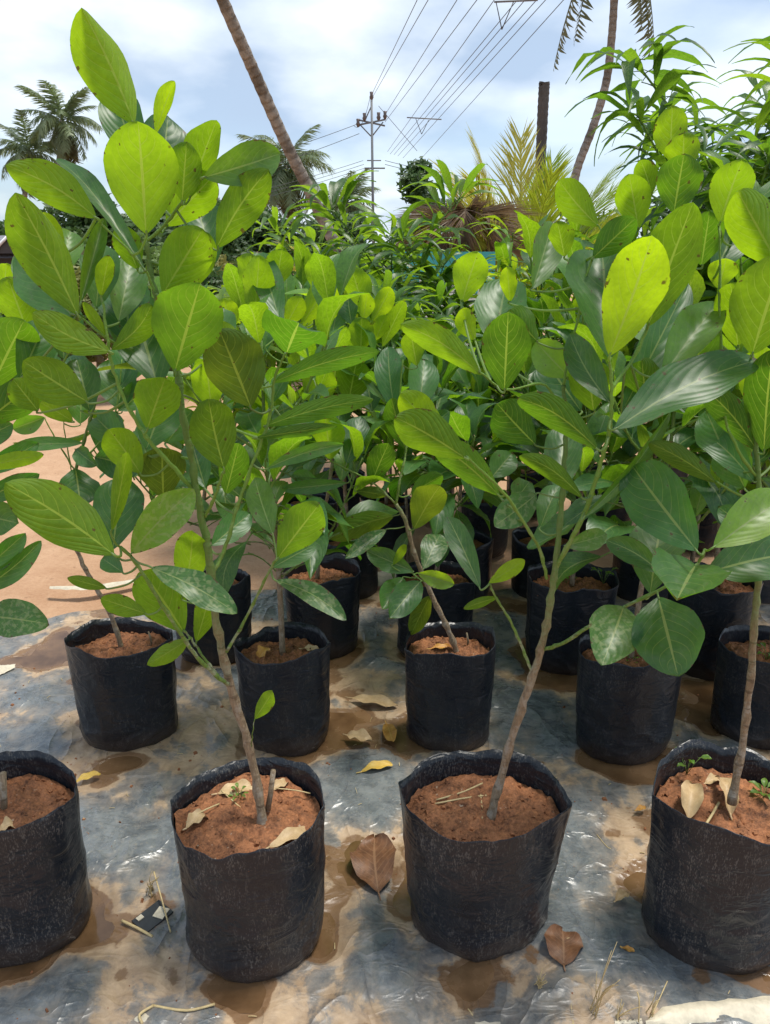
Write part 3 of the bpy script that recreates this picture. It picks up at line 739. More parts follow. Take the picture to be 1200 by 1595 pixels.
A_leaves = [
    ('u', 209, 193, 127, 12, 82, 'm', {'r': 20, 'f': 26, 'c': 0.05, 'd': -.01}),
    ('u', 228, 364, 215, 189, 114, 'm', {'d': -.05, 'r': -3, 'f': 8}),
    ('t', 222, 270, 176, 138, 66, 'd', {'d': .06}), ('t', 240, 300, 262, 180, 76, 'd', {'d': .08}),
    ('u', 243, 208, 272, 126, 28, 'y', {'f': 30, 'd': .03}),
    ('u', 284, 314, 291, 221, 56, '', {'d': -.02}), ('u', 296, 308, 338, 187, 54, '', {'d': .03, 'r': 20, 'f': 20}),
    ('t', 318, 276, 437, 239, 62, 'l', {'r': 5, 'a': .10, 'd': -.02, 'dt': .05}), ('u', 338, 386, 418, 264, 64, 'm', {'d': .0, 'c': -.04}),
    ('u', 260, 352, 334, 272, 66, '', {'d': .04}), ('t', 330, 418, 305, 318, 70, 'd', {'d': .09}),
    ('u', 254, 458, 316, 357, 78, '', {'d': -.01}), ('u', 306, 446, 322, 362, 46, 'm', {'d': .05}),
    ('u', 150, 339, 9, 257, 62, 'm', {'c': .05, 'd': -.02, 'r': -8}), ('t', 226, 420, 88, 248, 30, '', {'r': 30, 'dt': .16, 'c': -.02, 'd': -.01}),
    ('u', 121, 490, 24, 300, 82, '', {'r': 14, 'f': 22, 'd': -.03, 'c': .04}), ('t', 118, 497, 26, 396, 74, 'd', {'d': .02}),
    ('t', 126, 472, 162, 340, 30, 'l', {'f': 34, 'd': .0}), ('u', 158, 462, 170, 398, 28, 'y', {}), ('u', 166, 524, 130, 470, 18, 'y', {'f': 28}),
    ('u', 172, 548, 50, 487, 54, '', {'c': -.05, 'd': -.02}), ('u', 174, 545, 236, 475, 42, '', {'c': .05}),
    ('u', 273, 578, 312, 441, 110, 'd', {'d': -.05, 'r': 4, 'f': 9}), ('u', 230, 668, 258, 587, 72, '', {'d': -.03}),
    ('u', 349, 730, 325, 622, 74, 'm', {'d': -.02, 'f': 8}), ('u', 391, 634, 342, 514, 96, 'do', {'d': -.04, 'f': 10, 'r': -4}),
    ('u', 375, 590, 340, 500, 62, 'm', {'d': .03}), ('u', 137, 626, 36, 562, 70, '', {'d': -.02, 'r': 6}),
    ('t', 247, 606, 205, 470, 100, '', {'d': .08, 'dt': .16, 'r': 6}), ('u', 220, 738, 169, 668, 56, 'm', {'d': .02}),
    ('u', 255, 776, 252, 696, 76, 'do', {'d': .04}), ('t', 205, 862, 303, 762, 62, 'sl', {'a': .12, 'd': -.0, 'dt': .05, 'r': 18, 'c': -.07}),
    ('u', 178, 864, 8, 752, 88, 'l', {'d': -.07, 'r': 4, 'f': 9, 'c': .03}), ('u', 174, 828, 198, 704, 30, 'm', {'f': 26, 'd': -.02}),
    ('t', 176, 856, 192, 742, 76, 'd', {'d': .05}), ('u', 287, 984, 222, 888, 80, 'l', {'d': .0}),
    ('t', 236, 884, 370, 956, 48, 's', {'a': .10, 'r': -20, 'd': -.05, 'dt': -.03}), ('u', 285, 932, 300, 826, 52, 'm', {'d': .06}),
    ('u', 306, 1000, 325, 928, 38, 'm', {'d': .03}), ('u', 294, 996, 230, 1036, 30, 'm', {'r': 10, 'd': -.01}),
    ('u', 228, 956, 157, 932, 34, 'l', {}), ('u', 166, 916, 105, 900, 20, 'm', {}), ('t', 192, 892, 160, 870, 30, 'd', {}),
    ('u', 397, 1120, 425, 1077, 26, 'm', {'f': 10}),
    ('u', 447, 550, 466, 502, 104, 'd', {'dt': -.10, 'd': -.01, 'r': 5, 'f': 6}), ('u', 425, 596, 592, 547, 36, 'd', {'a': .05, 'r': 8, 'c': -.03}),
    ('u', 412, 664, 582, 622, 34, 'd', {'c': -.04, 'a': .06}), ('u', 398, 682, 526, 664, 20, 'd', {'r': 10, 'd': -.02}),
    ('t', 415, 730, 536, 692, 24, '', {'r': 10, 'c': -.05}), ('t', 425, 832, 397, 744, 46, 'l', {'d': .02}),
    ('u', 433, 870, 498, 785, 64, 'l', {'d': -.02, 'r': 3}), ('t', 430, 904, 540, 966, 34, 's', {'c': -.05, 'r': -18, 'd': -.02}),
    ('t', 425, 884, 492, 848, 34, '', {'d': .04}), ('t', 228, 700, 262, 610, 70, '', {'d': .06}),
    ('u', 352, 770, 372, 690, 48, 'd', {'d': .08}), ('u', 300, 480, 290, 420, 40, 'm', {'d': .1}),
    ('t', 150, 480, 160, 380, 60, '', {'d': .12}), ('t', 185, 500, 205, 400, 60, 'l', {'d': .13}), ('t', 205, 540, 195, 430, 80, 'd', {'d': .14}),
    ('t', 60, 470, 48, 385, 60, '', {'d': .16}), ('t', 100, 560, 92, 470, 64, '', {'d': .16}), ('t', 30, 590, 70, 500, 60, 'd', {'d': .2}), ('t', 140, 640, 120, 560, 56, '', {'d': .16}), ('u', 215, 420, 185, 350, 44, 'm', {'d': .14}),
    ('t', 270, 470, 280, 390, 60, '', {'d': .14}), ('t', 320, 560, 350, 480, 60, '', {'d': .16}), ('u', 330, 640, 320, 560, 54, 'm', {'d': .16}), ('t', 90, 430, 110, 360, 50, 'l', {'d': .14}), ('t', 260, 690, 300, 640, 50, '', {'d': .14}), ('t', 200, 700, 150, 650, 50, '', {'d': .14}), ('u', 60, 640, 20, 590, 46, '', {'d': .14}),
    ('u', 100, 390, 68, 330, 24, 'y', {'d': .08}), ('t', 320, 760, 300, 690, 50, 'd', {'d': .12}), ('t', 330, 850, 390, 800, 44, 'd', {'d': .12}),
]
hero_sapling(bagpt('F2'), A_stems, A_leaves, 'tall jackfruit sapling at left front whose topmost leaf stands against the sky', 11)
# --- right front plant
C_stems = [
    {'p': [(762, 1282, YC - .02), (784, 1200, YC), (812, 1105, YC), (836, 1035, YC), (851, 975, YC), (861, 915, YC), (868, 868, YC), (875, 790, YC + .01), (879, 730, YC + .02), (882, 660, YC + .03), (878, 600, YC + .04)], 'r': (0.0100, 0.0038)},
    {'p': [(866, 885, YC), (893, 835, YC - .02), (918, 780, YC - .03), (936, 720, YC - .04), (950, 665, YC - .05), (953, 605, YC - .05), (950, 556, YC - .05)], 'r': (0.0052, 0.0030), 'm': 't'},
    {'p': [(846, 1012, YC), (880, 1000, YC - .03), (940, 962, YC - .06), (1037, 914, YC - .10), (1084, 882, YC - .11), (1098, 856, YC - .12)], 'r': (0.0042, 0.0026), 'm': 't'},
    {'p': [(828, 1046, YC), (812, 1005, YC + .01), (792, 962, YC + .01), (770, 925, YC), (762, 908, YC)], 'r': (0.0034, 0.0020), 'm': 't'},
    {'p': [(852, 902, YC), (838, 850, YC - .01), (800, 788, YC - .04), (770, 752, YC - .06), (728, 712, YC - .08)], 'r': (0.0036, 0.0022), 'm': 't'},
    {'p': [(953, 605, YC - .05), (985, 560, YC - .0), (1010, 508, YC + .02), (1040, 420, YC + .04), (1052, 330, YC + .05), (1060, 270, YC + .05)], 'r': (0.0034, 0.0020), 'm': 't'},
    {'p': [(882, 660, YC + .03), (850, 600, YC + .02), (790, 607, YC - .0), (748, 580, YC - .02)], 'r': (0.0026, 0.0018), 'm': 't'},
    {'p': [(878, 600, YC + .04), (895, 520, YC + .06), (925, 400, YC + .07), (990, 352, YC + .08)], 'r': (0.0030, 0.0018), 'm': 't'},
]
C_leaves = [
    ('u', 950, 554, 1016, 366, 96, 'y', {'d': -.03, 'f': 9, 'r': 3, 'c': .02}), ('t', 950, 560, 938, 388, 118, '', {'d': .02, 'f': 26, 'r': 3}),
    ('u', 1010, 508, 1080, 315, 88, '', {'d': -.01, 'f': 12}), ('u', 1050, 332, 1066, 239, 70, 'd', {'d': -.02}),
    ('u', 995, 356, 980, 271, 54, '', {}), ('u', 932, 352, 871, 281, 50, 'm', {'d': .01}), ('u', 924, 402, 991, 339, 50, 'd', {'d': -.01}),
    ('u', 1064, 272, 1066, 207, 54, 'm', {'d': .02}), ('u', 1045, 250, 1048, 164, 52, 'm', {'d': .05}), ('u', 1016, 302, 998, 249, 36, 'm', {'d': .04}),
    ('u', 1093, 414, 1106, 328, 54, 'd', {'d': .05}),
    ('t', 1032, 586, 1118, 474, 66, 'l', {'d': -.03, 'r': -8}), ('t', 958, 668, 1182, 560, 78, '', {'d': -.05, 'r': -30, 'dt': .08, 'a': .05, 'c': -.02}),
    ('t', 908, 808, 1045, 640, 22, 'l', {'r': 20, 'f': 24, 'd': -.03, 'c': .04}), ('t', 949, 626, 888, 520, 50, '', {'c': -.04}),
    ('t', 1086, 858, 984, 724, 96, 'd', {'d': -.03, 'dt': .15, 'r': -6, 'f': 10, 'a': .05}), ('u', 786, 608, 792, 485, 76, 'd', {'d': -.03, 'f': 7, 'r': 3}),
    ('u', 838, 532, 795, 482, 58, 'd', {'r': 14, 'f': 22, 'd': .02}), ('u', 750, 584, 624, 505, 46, '', {'c': .04, 'r': -10}),
    ('t', 888, 588, 835, 532, 54, 'l', {'d': .02}), ('u', 834, 692, 774, 628, 66, 'd', {'d': -.02}), ('u', 932, 700, 806, 620, 50, 'd', {'d': -.05, 'c': .05, 'r': -8}),
    ('u', 908, 776, 809, 710, 32, '', {'c': .07, 'd': -.02}), ('u', 726, 714, 616, 650, 68, 'l', {'d': -.02, 'r': -12, 'f': 10}),
    ('u', 778, 772, 672, 686, 52, 'd', {'d': .01, 'c': .03}), ('u', 692, 682, 624, 612, 54, 'y', {'d': .02}),
    ('t', 748, 916, 697, 804, 38, '', {'d': -.01}), ('u', 762, 908, 818, 872, 26, 'y', {}), ('u', 776, 930, 722, 948, 16, 'm', {}),
    ('t', 1013, 924, 1032, 808, 84, '', {'d': .03}), ('t', 1084, 880, 1054, 936, 116, '', {'dt': -.10, 'f': 20, 'd': -.01}),
    ('t', 1030, 892, 945, 842, 40, '', {'d': .0, 'c': .06}), ('t', 1026, 930, 1056, 1052, 108, '', {'d': -.02, 'f': 9, 'r': 0}),
    ('t', 972, 945, 938, 1036, 82, 's', {'d': -.01, 'f': 10}), ('t', 1112, 852, 1235, 768, 74, 'y', {'d': -.02, 'r': -10, 'a': .06}), ('t', 1100, 892, 1240, 862, 84, 'd', {'d': .03, 'r': -14}),
    ('t', 836, 770, 770, 820, 50, 's', {'d': .06}), ('t', 795, 790, 825, 750, 44, '', {'d': .05}), ('t', 870, 770, 880, 660, 60, '', {'d': .08}), ('t', 765, 745, 798, 706, 44, '', {'d': .12}),
    ('t', 842, 822, 872, 755, 40, 'd', {'d': .06}), ('t', 880, 850, 945, 832, 34, 's', {'d': .0}), ('t', 905, 640, 850, 560, 70, 'd', {'d': .12}),
    ('u', 880, 400, 868, 345, 40, 'm', {'d': .1}), ('t', 830, 450, 862, 345, 50, 'l', {'d': .12, 'r': 20}), ('t', 770, 540, 790, 435, 80, 'd', {'d': .14}),
    ('u', 795, 470, 790, 415, 28, 'y', {'d': .10}), ('u', 740, 530, 720, 480, 34, 'y', {'d': .12}), ('u', 720, 470, 745, 392, 56, 'm', {'d': .14}),
    ('t', 970, 640, 1072, 440, 60, 'd', {'d': .06, 'r': 16}), ('u', 925, 640, 915, 560, 66, 'm', {'d': .08}), ('u', 1010, 640, 1000, 560, 60, 'd', {'d': .08}),
]
hero_sapling(bagpt('F3'), C_stems, C_leaves, 'jackfruit sapling at right front whose branch ends in a bright yellow-green young leaf', 12)
# --- right edge plant
D_stems = [
    {'p': [(1140, 1252, YD - .02), (1158, 1150, YD), (1170, 1050, YD), (1176, 960, YD), (1182, 900, YD), (1185, 800, YD + .01), (1178, 700, YD + .02), (1172, 620, YD + .02), (1172, 552, YD + .02)], 'r': (0.0088, 0.0034)},
    {'p': [(1178, 700, YD + .02), (1205, 600, YD + .03), (1225, 500, YD + .03), (1212, 415, YD + .03)], 'r': (0.0032, 0.002), 'm': 't'},
    {'p': [(1180, 745, YD + .02), (1150, 700, YD + .0), (1128, 640, YD + .02), (1122, 500, YD + .05), (1120, 350, YD + .08)], 'r': (0.0032, 0.002), 'm': 't'},
    {'p': [(1184, 780, YD), (1150, 770, YD - .0), (1116, 750, YD)], 'r': (0.0028, 0.002), 'm': 't'},
]
D_leaves = [
    ('u', 1172, 552, 1222, 394, 110, 'm', {'d': -.03, 'f': 8}), ('u', 1215, 415, 1149, 297, 72, 'm', {'r': 16, 'f': 22, 'd': -.02}), ('u', 1122, 347, 1156, 249, 66, '', {'d': -.01}),
    ('u', 1190, 704, 1205, 542, 70, 'd', {'d': -.01}), ('u', 1116, 752, 1012, 690, 36, 'do', {'c': .03}), ('t', 1174, 750, 1086, 668, 46, 'd', {'c': .03}),
    ('u', 1180, 702, 1098, 606, 48, 'd', {'c': .04}), ('t', 1135, 720, 1100, 640, 66, '', {'d': .05}), ('t', 1160, 760, 1130, 690, 60, '', {'d': .06}),
    ('u', 1120, 450, 1132, 402, 44, 'm', {'d': .06}), ('t', 1112, 430, 1150, 340, 60, '', {'d': .08}), ('u', 1150, 540, 1138, 440, 60, 'm', {'d': .05}),
    ('u', 1160, 620, 1195, 540, 50, 'm', {'d': .08}), ('t', 1215, 700, 1195, 560, 80, '', {'d': .1}), ('t', 1170, 830, 1120, 790, 40, 'd', {'d': .06}),
    ('u', 1090, 590, 1085, 505, 70, 'd', {'d': .1}), ('t', 1140, 380, 1175, 330, 40, '', {'d': .1}),
]
hero_sapling(bagpt('F4'), D_stems, D_leaves, 'jackfruit sapling at the right edge with a slender upright trunk', 13)
# --- cut stub in the left bag
def cut_stub(px0, py0, px1, py1, Y, r, label):
    a, b = at(px0, py0, Y), at(px1, py1, Y + 0.005)
    mb = MB().tube([a, a.lerp(b, .4) + Vector((.001, 0, 0)), b], [r * 1.15, r, r * 0.95], 9)
    tag(mb.build('cut_stub', M['bark'], origin=a), label, 'stub')
cut_stub(6, 1286, 5, 1204, BAGS['F1']['c'].y, 0.006, 'pruned grey stub standing in the bag at the left edge')
cut_stub(417, 1262, 426, 1200, YA, 0.0048, 'short pruned stub beside the leaning trunk at left front')
# --- plant out of frame at the left, leaves reach in
YZ = 1.32
Z_stems = [
    {'p': [(-120, 1230, YZ), (-112, 1050, YZ), (-100, 900, YZ), (-90, 720, YZ), (-70, 600, YZ), (-45, 480, YZ)], 'r': (0.009, 0.004)},
    {'p': [(-100, 900, YZ), (-60, 880, YZ - .03), (-25, 957, YZ - .06)], 'r': (0.0034, 0.002), 'm': 't'},
    {'p': [(-90, 720, YZ), (-50, 725, YZ), (-20, 726, YZ)], 'r': (0.003, 0.002), 'm': 't'},
    {'p': [(-70, 600, YZ), (-30, 560, YZ), (15, 515, YZ + .02), (40, 512, YZ + .02)], 'r': (0.003, 0.002), 'm': 't'},
]
Z_leaves = [
    ('u', -14, 606, 38, 498, 84, 'd', {'d': -.04}), ('u', -30, 662, 62, 590, 62, 'd', {}), ('u', -40, 730, 68, 708, 26, 'y', {}),
    ('t', -28, 958, 76, 972, 60, 's', {'r': -8}), ('u', 42, 514, 12, 432, 66, 'm', {}), ('u', 2, 490, 10, 410, 46, 'm', {'d': .06}),
    ('t', -50, 930, 64, 842, 34, 'd', {'r': 26}), ('t', -40, 900, 40, 830, 34, 'd', {'r': 24}), ('t', -30, 800, 30, 815, 56, '', {'d': .03}),
    ('t', -40, 780, 62, 738, 34, 'd', {'r': 20}), ('t', -30, 740, 60, 690, 34, 'd', {'d': .04}), ('t', 30, 620, 75, 500, 70, '', {'d': .1}),
    ('u', -20, 640, 40, 580, 46, 'd', {'d': .05}), ('t', -40, 690, 20, 660, 40, 'd', {}),
]
hero_sapling(at(-120, 1230, YZ), Z_stems, Z_leaves, 'jackfruit sapling standing beyond the left edge, only leaves reaching into view', 14)
# --- leaning plant in the second row, centre
YS = BAGS['S3']['c'].y
S3_stems = [
    {'p': [(713, 1022, YS), (700, 985, YS), (681, 945, YS), (664, 908, YS), (645, 860, YS - .01), (632, 812, YS - .01), (617, 785, YS - .01)], 'r': (0.0095, 0.0055)},
    {'p': [(617, 785, YS - .01), (585, 755, YS - .02), (550, 735, YS - .02), (515, 718, YS - .02)], 'r': (0.0034, 0.002), 'm': 't'},
    {'p': [(617, 785, YS - .01), (625, 740, YS), (632, 700, YS + .02), (622, 640, YS + .03), (628, 560, YS + .04)], 'r': (0.004, 0.002), 'm': 't'},
    {'p': [(664, 908, YS), (650, 900, YS - .02), (642, 892, YS - .03)], 'r': (0.002, 0.0016), 'm': 't'},
]
S3_leaves = [
    ('t', 655, 906, 607, 963, 46, '', {'d': -.05}), ('t', 644, 890, 572, 858, 36, '', {}), ('t', 660, 886, 686, 832, 42, 's', {}), ('t', 652, 893, 708, 910, 28, 'y', {'d': -.03}),
    ('u', 670, 928, 640, 990, 30, 'o', {}), ('t', 628, 900, 596, 950, 40, 'd', {'d': .03}), ('u', 613, 804, 515, 840, 40, 'o', {'c': .05}), ('t', 602, 825, 538, 870, 24, 's', {}),
    ('u', 645, 824, 686, 756, 54, 'o', {'d': -.02}), ('u', 578, 756, 606, 690, 42, 'd', {}), ('u', 555, 765, 602, 772, 20, 'do', {}), ('t', 540, 752, 438, 762, 24, '', {}),
    ('t', 540, 722, 562, 648, 44, 'd', {}), ('u', 515, 716, 506, 645, 52, 'm', {'d': -.01}), ('u', 640, 770, 690, 740, 30, 'd', {'d': .03}), ('t', 652, 640, 660, 560, 50, 'd', {'d': .05}),
    ('t', 615, 640, 605, 540, 44, 'd', {}), ('u', 650, 570, 640, 515, 36, 'm', {'d': .03}), ('u', 632, 700, 610, 620, 36, 'd', {}), ('t', 640, 690, 700, 640, 36, 'd', {'d': .06}),
    ('u', 612, 880, 632, 848, 14, 'y', {}),
]
hero_sapling(bagpt('S3'), S3_stems, S3_leaves, 'small jackfruit sapling leaning left in the second row bag at centre', 15)
# --- second row, left
Y1 = BAGS['S1']['c'].y
S1_stems = [
    {'p': [(192, 1018, Y1), (176, 965, Y1), (150, 915, Y1), (126, 872, Y1), (112, 820, Y1), (112, 770, Y1), (122, 720, Y1), (136, 670, Y1), (150, 620, Y1), (148, 570, Y1)], 'r': (0.0085, 0.003)},
    {'p': [(118, 735, Y1), (90, 690, Y1), (70, 650, Y1)], 'r': (0.0026, 0.0016), 'm': 't'},
    {'p': [(122, 720, Y1), (155, 690, Y1 + .02), (180, 640, Y1 + .03), (190, 560, Y1 + .05)], 'r': (0.003, 0.0016), 'm': 't'},
    {'p': [(112, 735, Y1), (104, 690, Y1 + .02), (98, 650, Y1 + .03)], 'r': (0.002, 0.0014), 'm': 't'},
]
S1_leaves = [
    ('t', 118, 730, 126, 790, 60, 'd', {'d': -.03}), ('u', 114, 656, 58, 624, 30, 'm', {}), ('t', 130, 690, 22, 694, 22, 'd', {'r': 20}), ('u', 148, 670, 20, 690, 14, '', {'r': 20, 'c': -.05}),
    ('t', 148, 712, 216, 736, 46, 'd', {'c': -.05}), ('t', 150, 640, 195, 670, 30, 'd', {}), ('u', 128, 640, 194, 656, 18, '', {}), ('t', 145, 620, 108, 555, 50, 'd', {}), ('t', 160, 710, 165, 640, 36, 'd', {'d': .03}),
    ('t', 190, 640, 180, 560, 70, 'd', {'d': .03}), ('t', 195, 600, 205, 540, 60, 'd', {'d': .05}), ('t', 110, 600, 60, 560, 50, '', {'d': .03}), ('t', 70, 650, 20, 668, 30, '', {}),
    ('t', 125, 660, 128, 610, 40, '', {'d': .05}), ('t', 118, 700, 150, 725, 30, '', {}), ('t', 185, 640, 235, 600, 44, '', {'d': .02}),
]
hero_sapling(bagpt('S1'), S1_stems, S1_leaves, 'dark jackfruit sapling in the second row bag beside the open sand', 16)

# --- third row, left of centre: the bright mass of leaves below the pole
YM = BAGS['T1']['c'].y
M_stems = [
    {'p': [(494, 905, YM), (500, 840, YM), (512, 760, YM), (520, 690, YM), (508, 630, YM), (498, 570, YM), (490, 510, YM), (488, 450, YM)], 'r': (0.008, 0.003)},
    {'p': [(512, 700, YM), (480, 640, YM - .03), (455, 590, YM - .05), (438, 508, YM - .05)], 'r': (0.003, 0.002), 'm': 't'},
    {'p': [(515, 650, YM), (545, 600, YM - .02), (560, 550, YM - .02), (570, 490, YM - .02)], 'r': (0.003, 0.002), 'm': 't'},
    {'p': [(498, 570, YM), (430, 560, YM + .03), (398, 510, YM + .03), (385, 440, YM + .03)], 'r': (0.003, 0.002), 'm': 't'},
    {'p': [(545, 600, YM), (585, 570, YM), (596, 540, YM)], 'r': (0.0026, 0.0018), 'm': 't'},
]
M_leaves = [
    ('t', 438, 506, 402, 392, 48, '', {'d': -.04, 'dt': .22}), ('u', 395, 510, 404, 398, 52, 'm', {}), ('u', 380, 442, 392, 396, 42, 'm', {'d': .03}), ('u', 432, 446, 440, 388, 46, 'm', {'d': .05}),
    ('u', 446, 506, 470, 462, 34, 'y', {}), ('u', 470, 506, 528, 414, 46, 'y', {'d': -.04}), ('u', 490, 452, 500, 400, 42, 'm', {'d': .03}), ('t', 530, 462, 520, 402, 38, 'l', {'d': .03}),
    ('u', 566, 482, 547, 416, 44, 'm', {}), ('u', 580, 500, 609, 447, 32, 'y', {}), ('u', 566, 498, 572, 456, 28, 'y', {'d': -.02}), ('t', 514, 542, 530, 458, 34, '', {'d': -.01}), ('u', 562, 550, 564, 494, 42, 'm', {'d': -.04}),
    ('u', 596, 540, 631, 468, 28, 'm', {}), ('u', 585, 530, 602, 490, 26, 'y', {'d': -.02}), ('t', 548, 505, 542, 458, 34, 'd', {'d': .04}), ('u', 505, 510, 512, 470, 40, 'y', {}),
    ('u', 488, 634, 500, 566, 56, 'm', {'d': -.06}), ('u', 543, 627, 556, 560, 58, '', {'d': -.04}), ('u', 455, 596, 470, 545, 36, 'm', {}), ('t', 470, 560, 440, 500, 44, '', {'d': .04}),
    ('u', 430, 640, 425, 580, 44, 'm', {}), ('t', 455, 690, 440, 630, 40, '', {}), ('u', 405, 660, 415, 600, 40, 'm', {'d': .04}), ('t', 400, 560, 415, 495, 46, 'd', {}),
    ('u', 360, 520, 350, 465, 40, 'y', {'Y': 1.6}), ('u', 370, 560, 345, 500, 44, 'm', {'Y': 1.65}), ('t', 470, 720, 420, 690, 36, 'd', {}), ('t', 530, 700, 580, 680, 36, 'd', {}), ('t', 500, 760, 455, 740, 34, 'd', {}),
    ('u', 505, 690, 470, 660, 38, '', {}), ('t', 590, 600, 620, 560, 44, 'd', {'d': .04}), ('t', 580, 640, 570, 580, 50, 'd', {'d': .05}), ('u', 520, 600, 530, 545, 44, '', {'d': .05}),
]
hero_sapling(bagpt('T1'), M_stems, M_leaves, 'jackfruit sapling on a thin dark stem in the third row, left of centre', 17)

# ------------------------------------------------------------------ generated saplings for the rows behind
rv = random.Random(5)
JV = [leaf_mesh('leaf', 1.0, rv.uniform(0.38, 0.54), rv.uniform(-0.02, 0.16), R(rv.uniform(4, 34)), rv.uniform(-.07, .07), rv.uniform(.01, .045), M['jack_far'], 10, 2, prof_pointed, rv.uniform(0, 6), rv.uniform(0, .25),
                ([Vector((0, .05, 0)), Vector((0, 0, 0)), Vector((0, -.12, -.015)), Vector((0, -.22, -.05))], [.011, .012, .013, .015]), R(rv.uniform(-26, 26))) for _ in range(24)]
MV = [leaf_mesh('leaf', 1.0, rv.uniform(0.155, 0.205), rv.uniform(0.06, 0.26), R(rv.uniform(8, 26)), rv.uniform(-.06, .06), rv.uniform(.02, .06), M['mango'], 9, 1, prof_mango, rv.uniform(0, 6), rv.uniform(0, .5),
                ([Vector((0, .04, 0)), Vector((0, -.06, 0)), Vector((0, -.16, -.01))], [.006, .007, .009]), R(rv.uniform(-20, 20))) for _ in range(14)]

def put_leaf(root, meshes, B, A, N, L, age, rs, spot=0.0, tint=0.0):
    o = link('leaf', rs.choice(meshes), root)
    o.matrix_local = Matrix.Translation(B) @ frame(A, N).to_4x4() @ Matrix.Diagonal((L * rs.uniform(.88, 1.15), L, L, 1))
    o.color = (max(0, min(1, age)), spot, tint, 1); return o

def grown_sapling(base, height, label, seed, nbr=4, nleaf=42, lean=(0, 0), leaf=0.135, low=0.42, spread=0.2, young=0.5, stem_r=0.008):
    rs = random.Random(seed); root = empty('jackfruit_sapling', base)
    top = Vector((lean[0], lean[1], height))
    tr = spline([Vector((0, 0, -0.01)), Vector((lean[0] * .3 + rs.uniform(-.02, .02), lean[1] * .3, height * .33)), Vector((lean[0] * .7 + rs.uniform(-.02, .02), lean[1] * .7, height * .66)), top], 6)
    n = len(tr)
    MB().tube(tr, [stem_r * (1 - 0.62 * k / (n - 1)) * (1.12 if k % 6 == 0 else 1) for k in range(n)], 8).build('trunk', M['bark'], root)
    shoots = [tr[int(n * .55):]]
    a0 = rs.uniform(0, 6.28)
    for b in range(nbr):
        t = low + (0.82 - low) * (b + rs.random() * .6) / max(1, nbr); k = int(t * (n - 1)); p = tr[k]
        a = a0 + b * 2.4; ln = height * rs.uniform(.26, .42)
        d = Vector((math.cos(a), math.sin(a), 0))
        pts = spline([p, p + d * spread * .55 + Vector((0, 0, ln * .35)), p + d * spread * rs.uniform(.8, 1.15) + Vector((0, 0, ln))], 6)
        MB().tube(pts, [stem_r * .48 * (1 - .5 * q / (len(pts) - 1)) for q in range(len(pts))], 6).build('branch', M['twig'], root)
        shoots.append(pts)
    per = nleaf // len(shoots)
    for sh in shoots:
        for i in range(per):
            t = (i + rs.random() * .7) / per
            t = 0.12 + 0.88 * t ** 0.8
            q = t * (len(sh) - 1); k = min(int(q), len(sh) - 2); p = sh[k].lerp(sh[k + 1], q - k)
            ax = (sh[k + 1] - sh[k]).normalized()
            az = i * 2.4 + rs.uniform(-.5, .5)
            rad = Vector((math.cos(az), math.sin(az), 0))
            el = R(rs.uniform(5, 58) + 36 * t ** 2 - 20 * (1 - t))
            A = rad * math.cos(el) + Vector((0, 0, 1)) * math.sin(el)
            N = Vector((0, 0, 1)) * math.cos(el) - rad * math.sin(el) + Vector((rs.uniform(-.4, .4), rs.uniform(-.4, .4), 0))
            L = leaf * rs.uniform(.55, 1.2) * (1 - .3 * max(0, t - .85) / .15)
            age = young * (0.12 + 0.6 * t ** 1.6) + rs.uniform(-.06, .22)
            put_leaf(root, JV, p + A * L * .2, A, N, L, age, rs, 1.0 if rs.random() < .06 else 0.0, rs.random() * .8 if rs.random() < .15 else 0)
    for i in range(nleaf // 4):                       # older, darker leaves hanging lower down
        q = rs.uniform(.26, .62) * (n - 1); k = int(q); p = tr[k].lerp(tr[k + 1], q - k); az = rs.uniform(0, 6.28); rad = Vector((math.cos(az), math.sin(az), 0))
        ln = rs.uniform(.04, .16); el = R(rs.uniform(-45, 15)); tip = p + rad * ln + Vector((0, 0, ln * .5))
        MB().tube(spline([p, p.lerp(tip, .5) + Vector((0, 0, .01)), tip], 3), stem_r * .22, 5).build('branch', M['twig'], root)
        A = rad * math.cos(el) + Vector((0, 0, 1)) * math.sin(el); N = Vector((0, 0, 1)) * math.cos(el) - rad * math.sin(el) + Vector((rs.uniform(-.3, .3), rs.uniform(-.3, .3), 0)); L = leaf * rs.uniform(.8, 1.15)
        put_leaf(root, JV, tip + A * L * .15, A, N, L, rs.uniform(0, .2), rs, 1.0 if rs.random() < .2 else 0.0, rs.random() * .6 if rs.random() < .2 else 0)
    tag(root, label, 'sapling', 'jackfruit saplings in grow bags'); return root
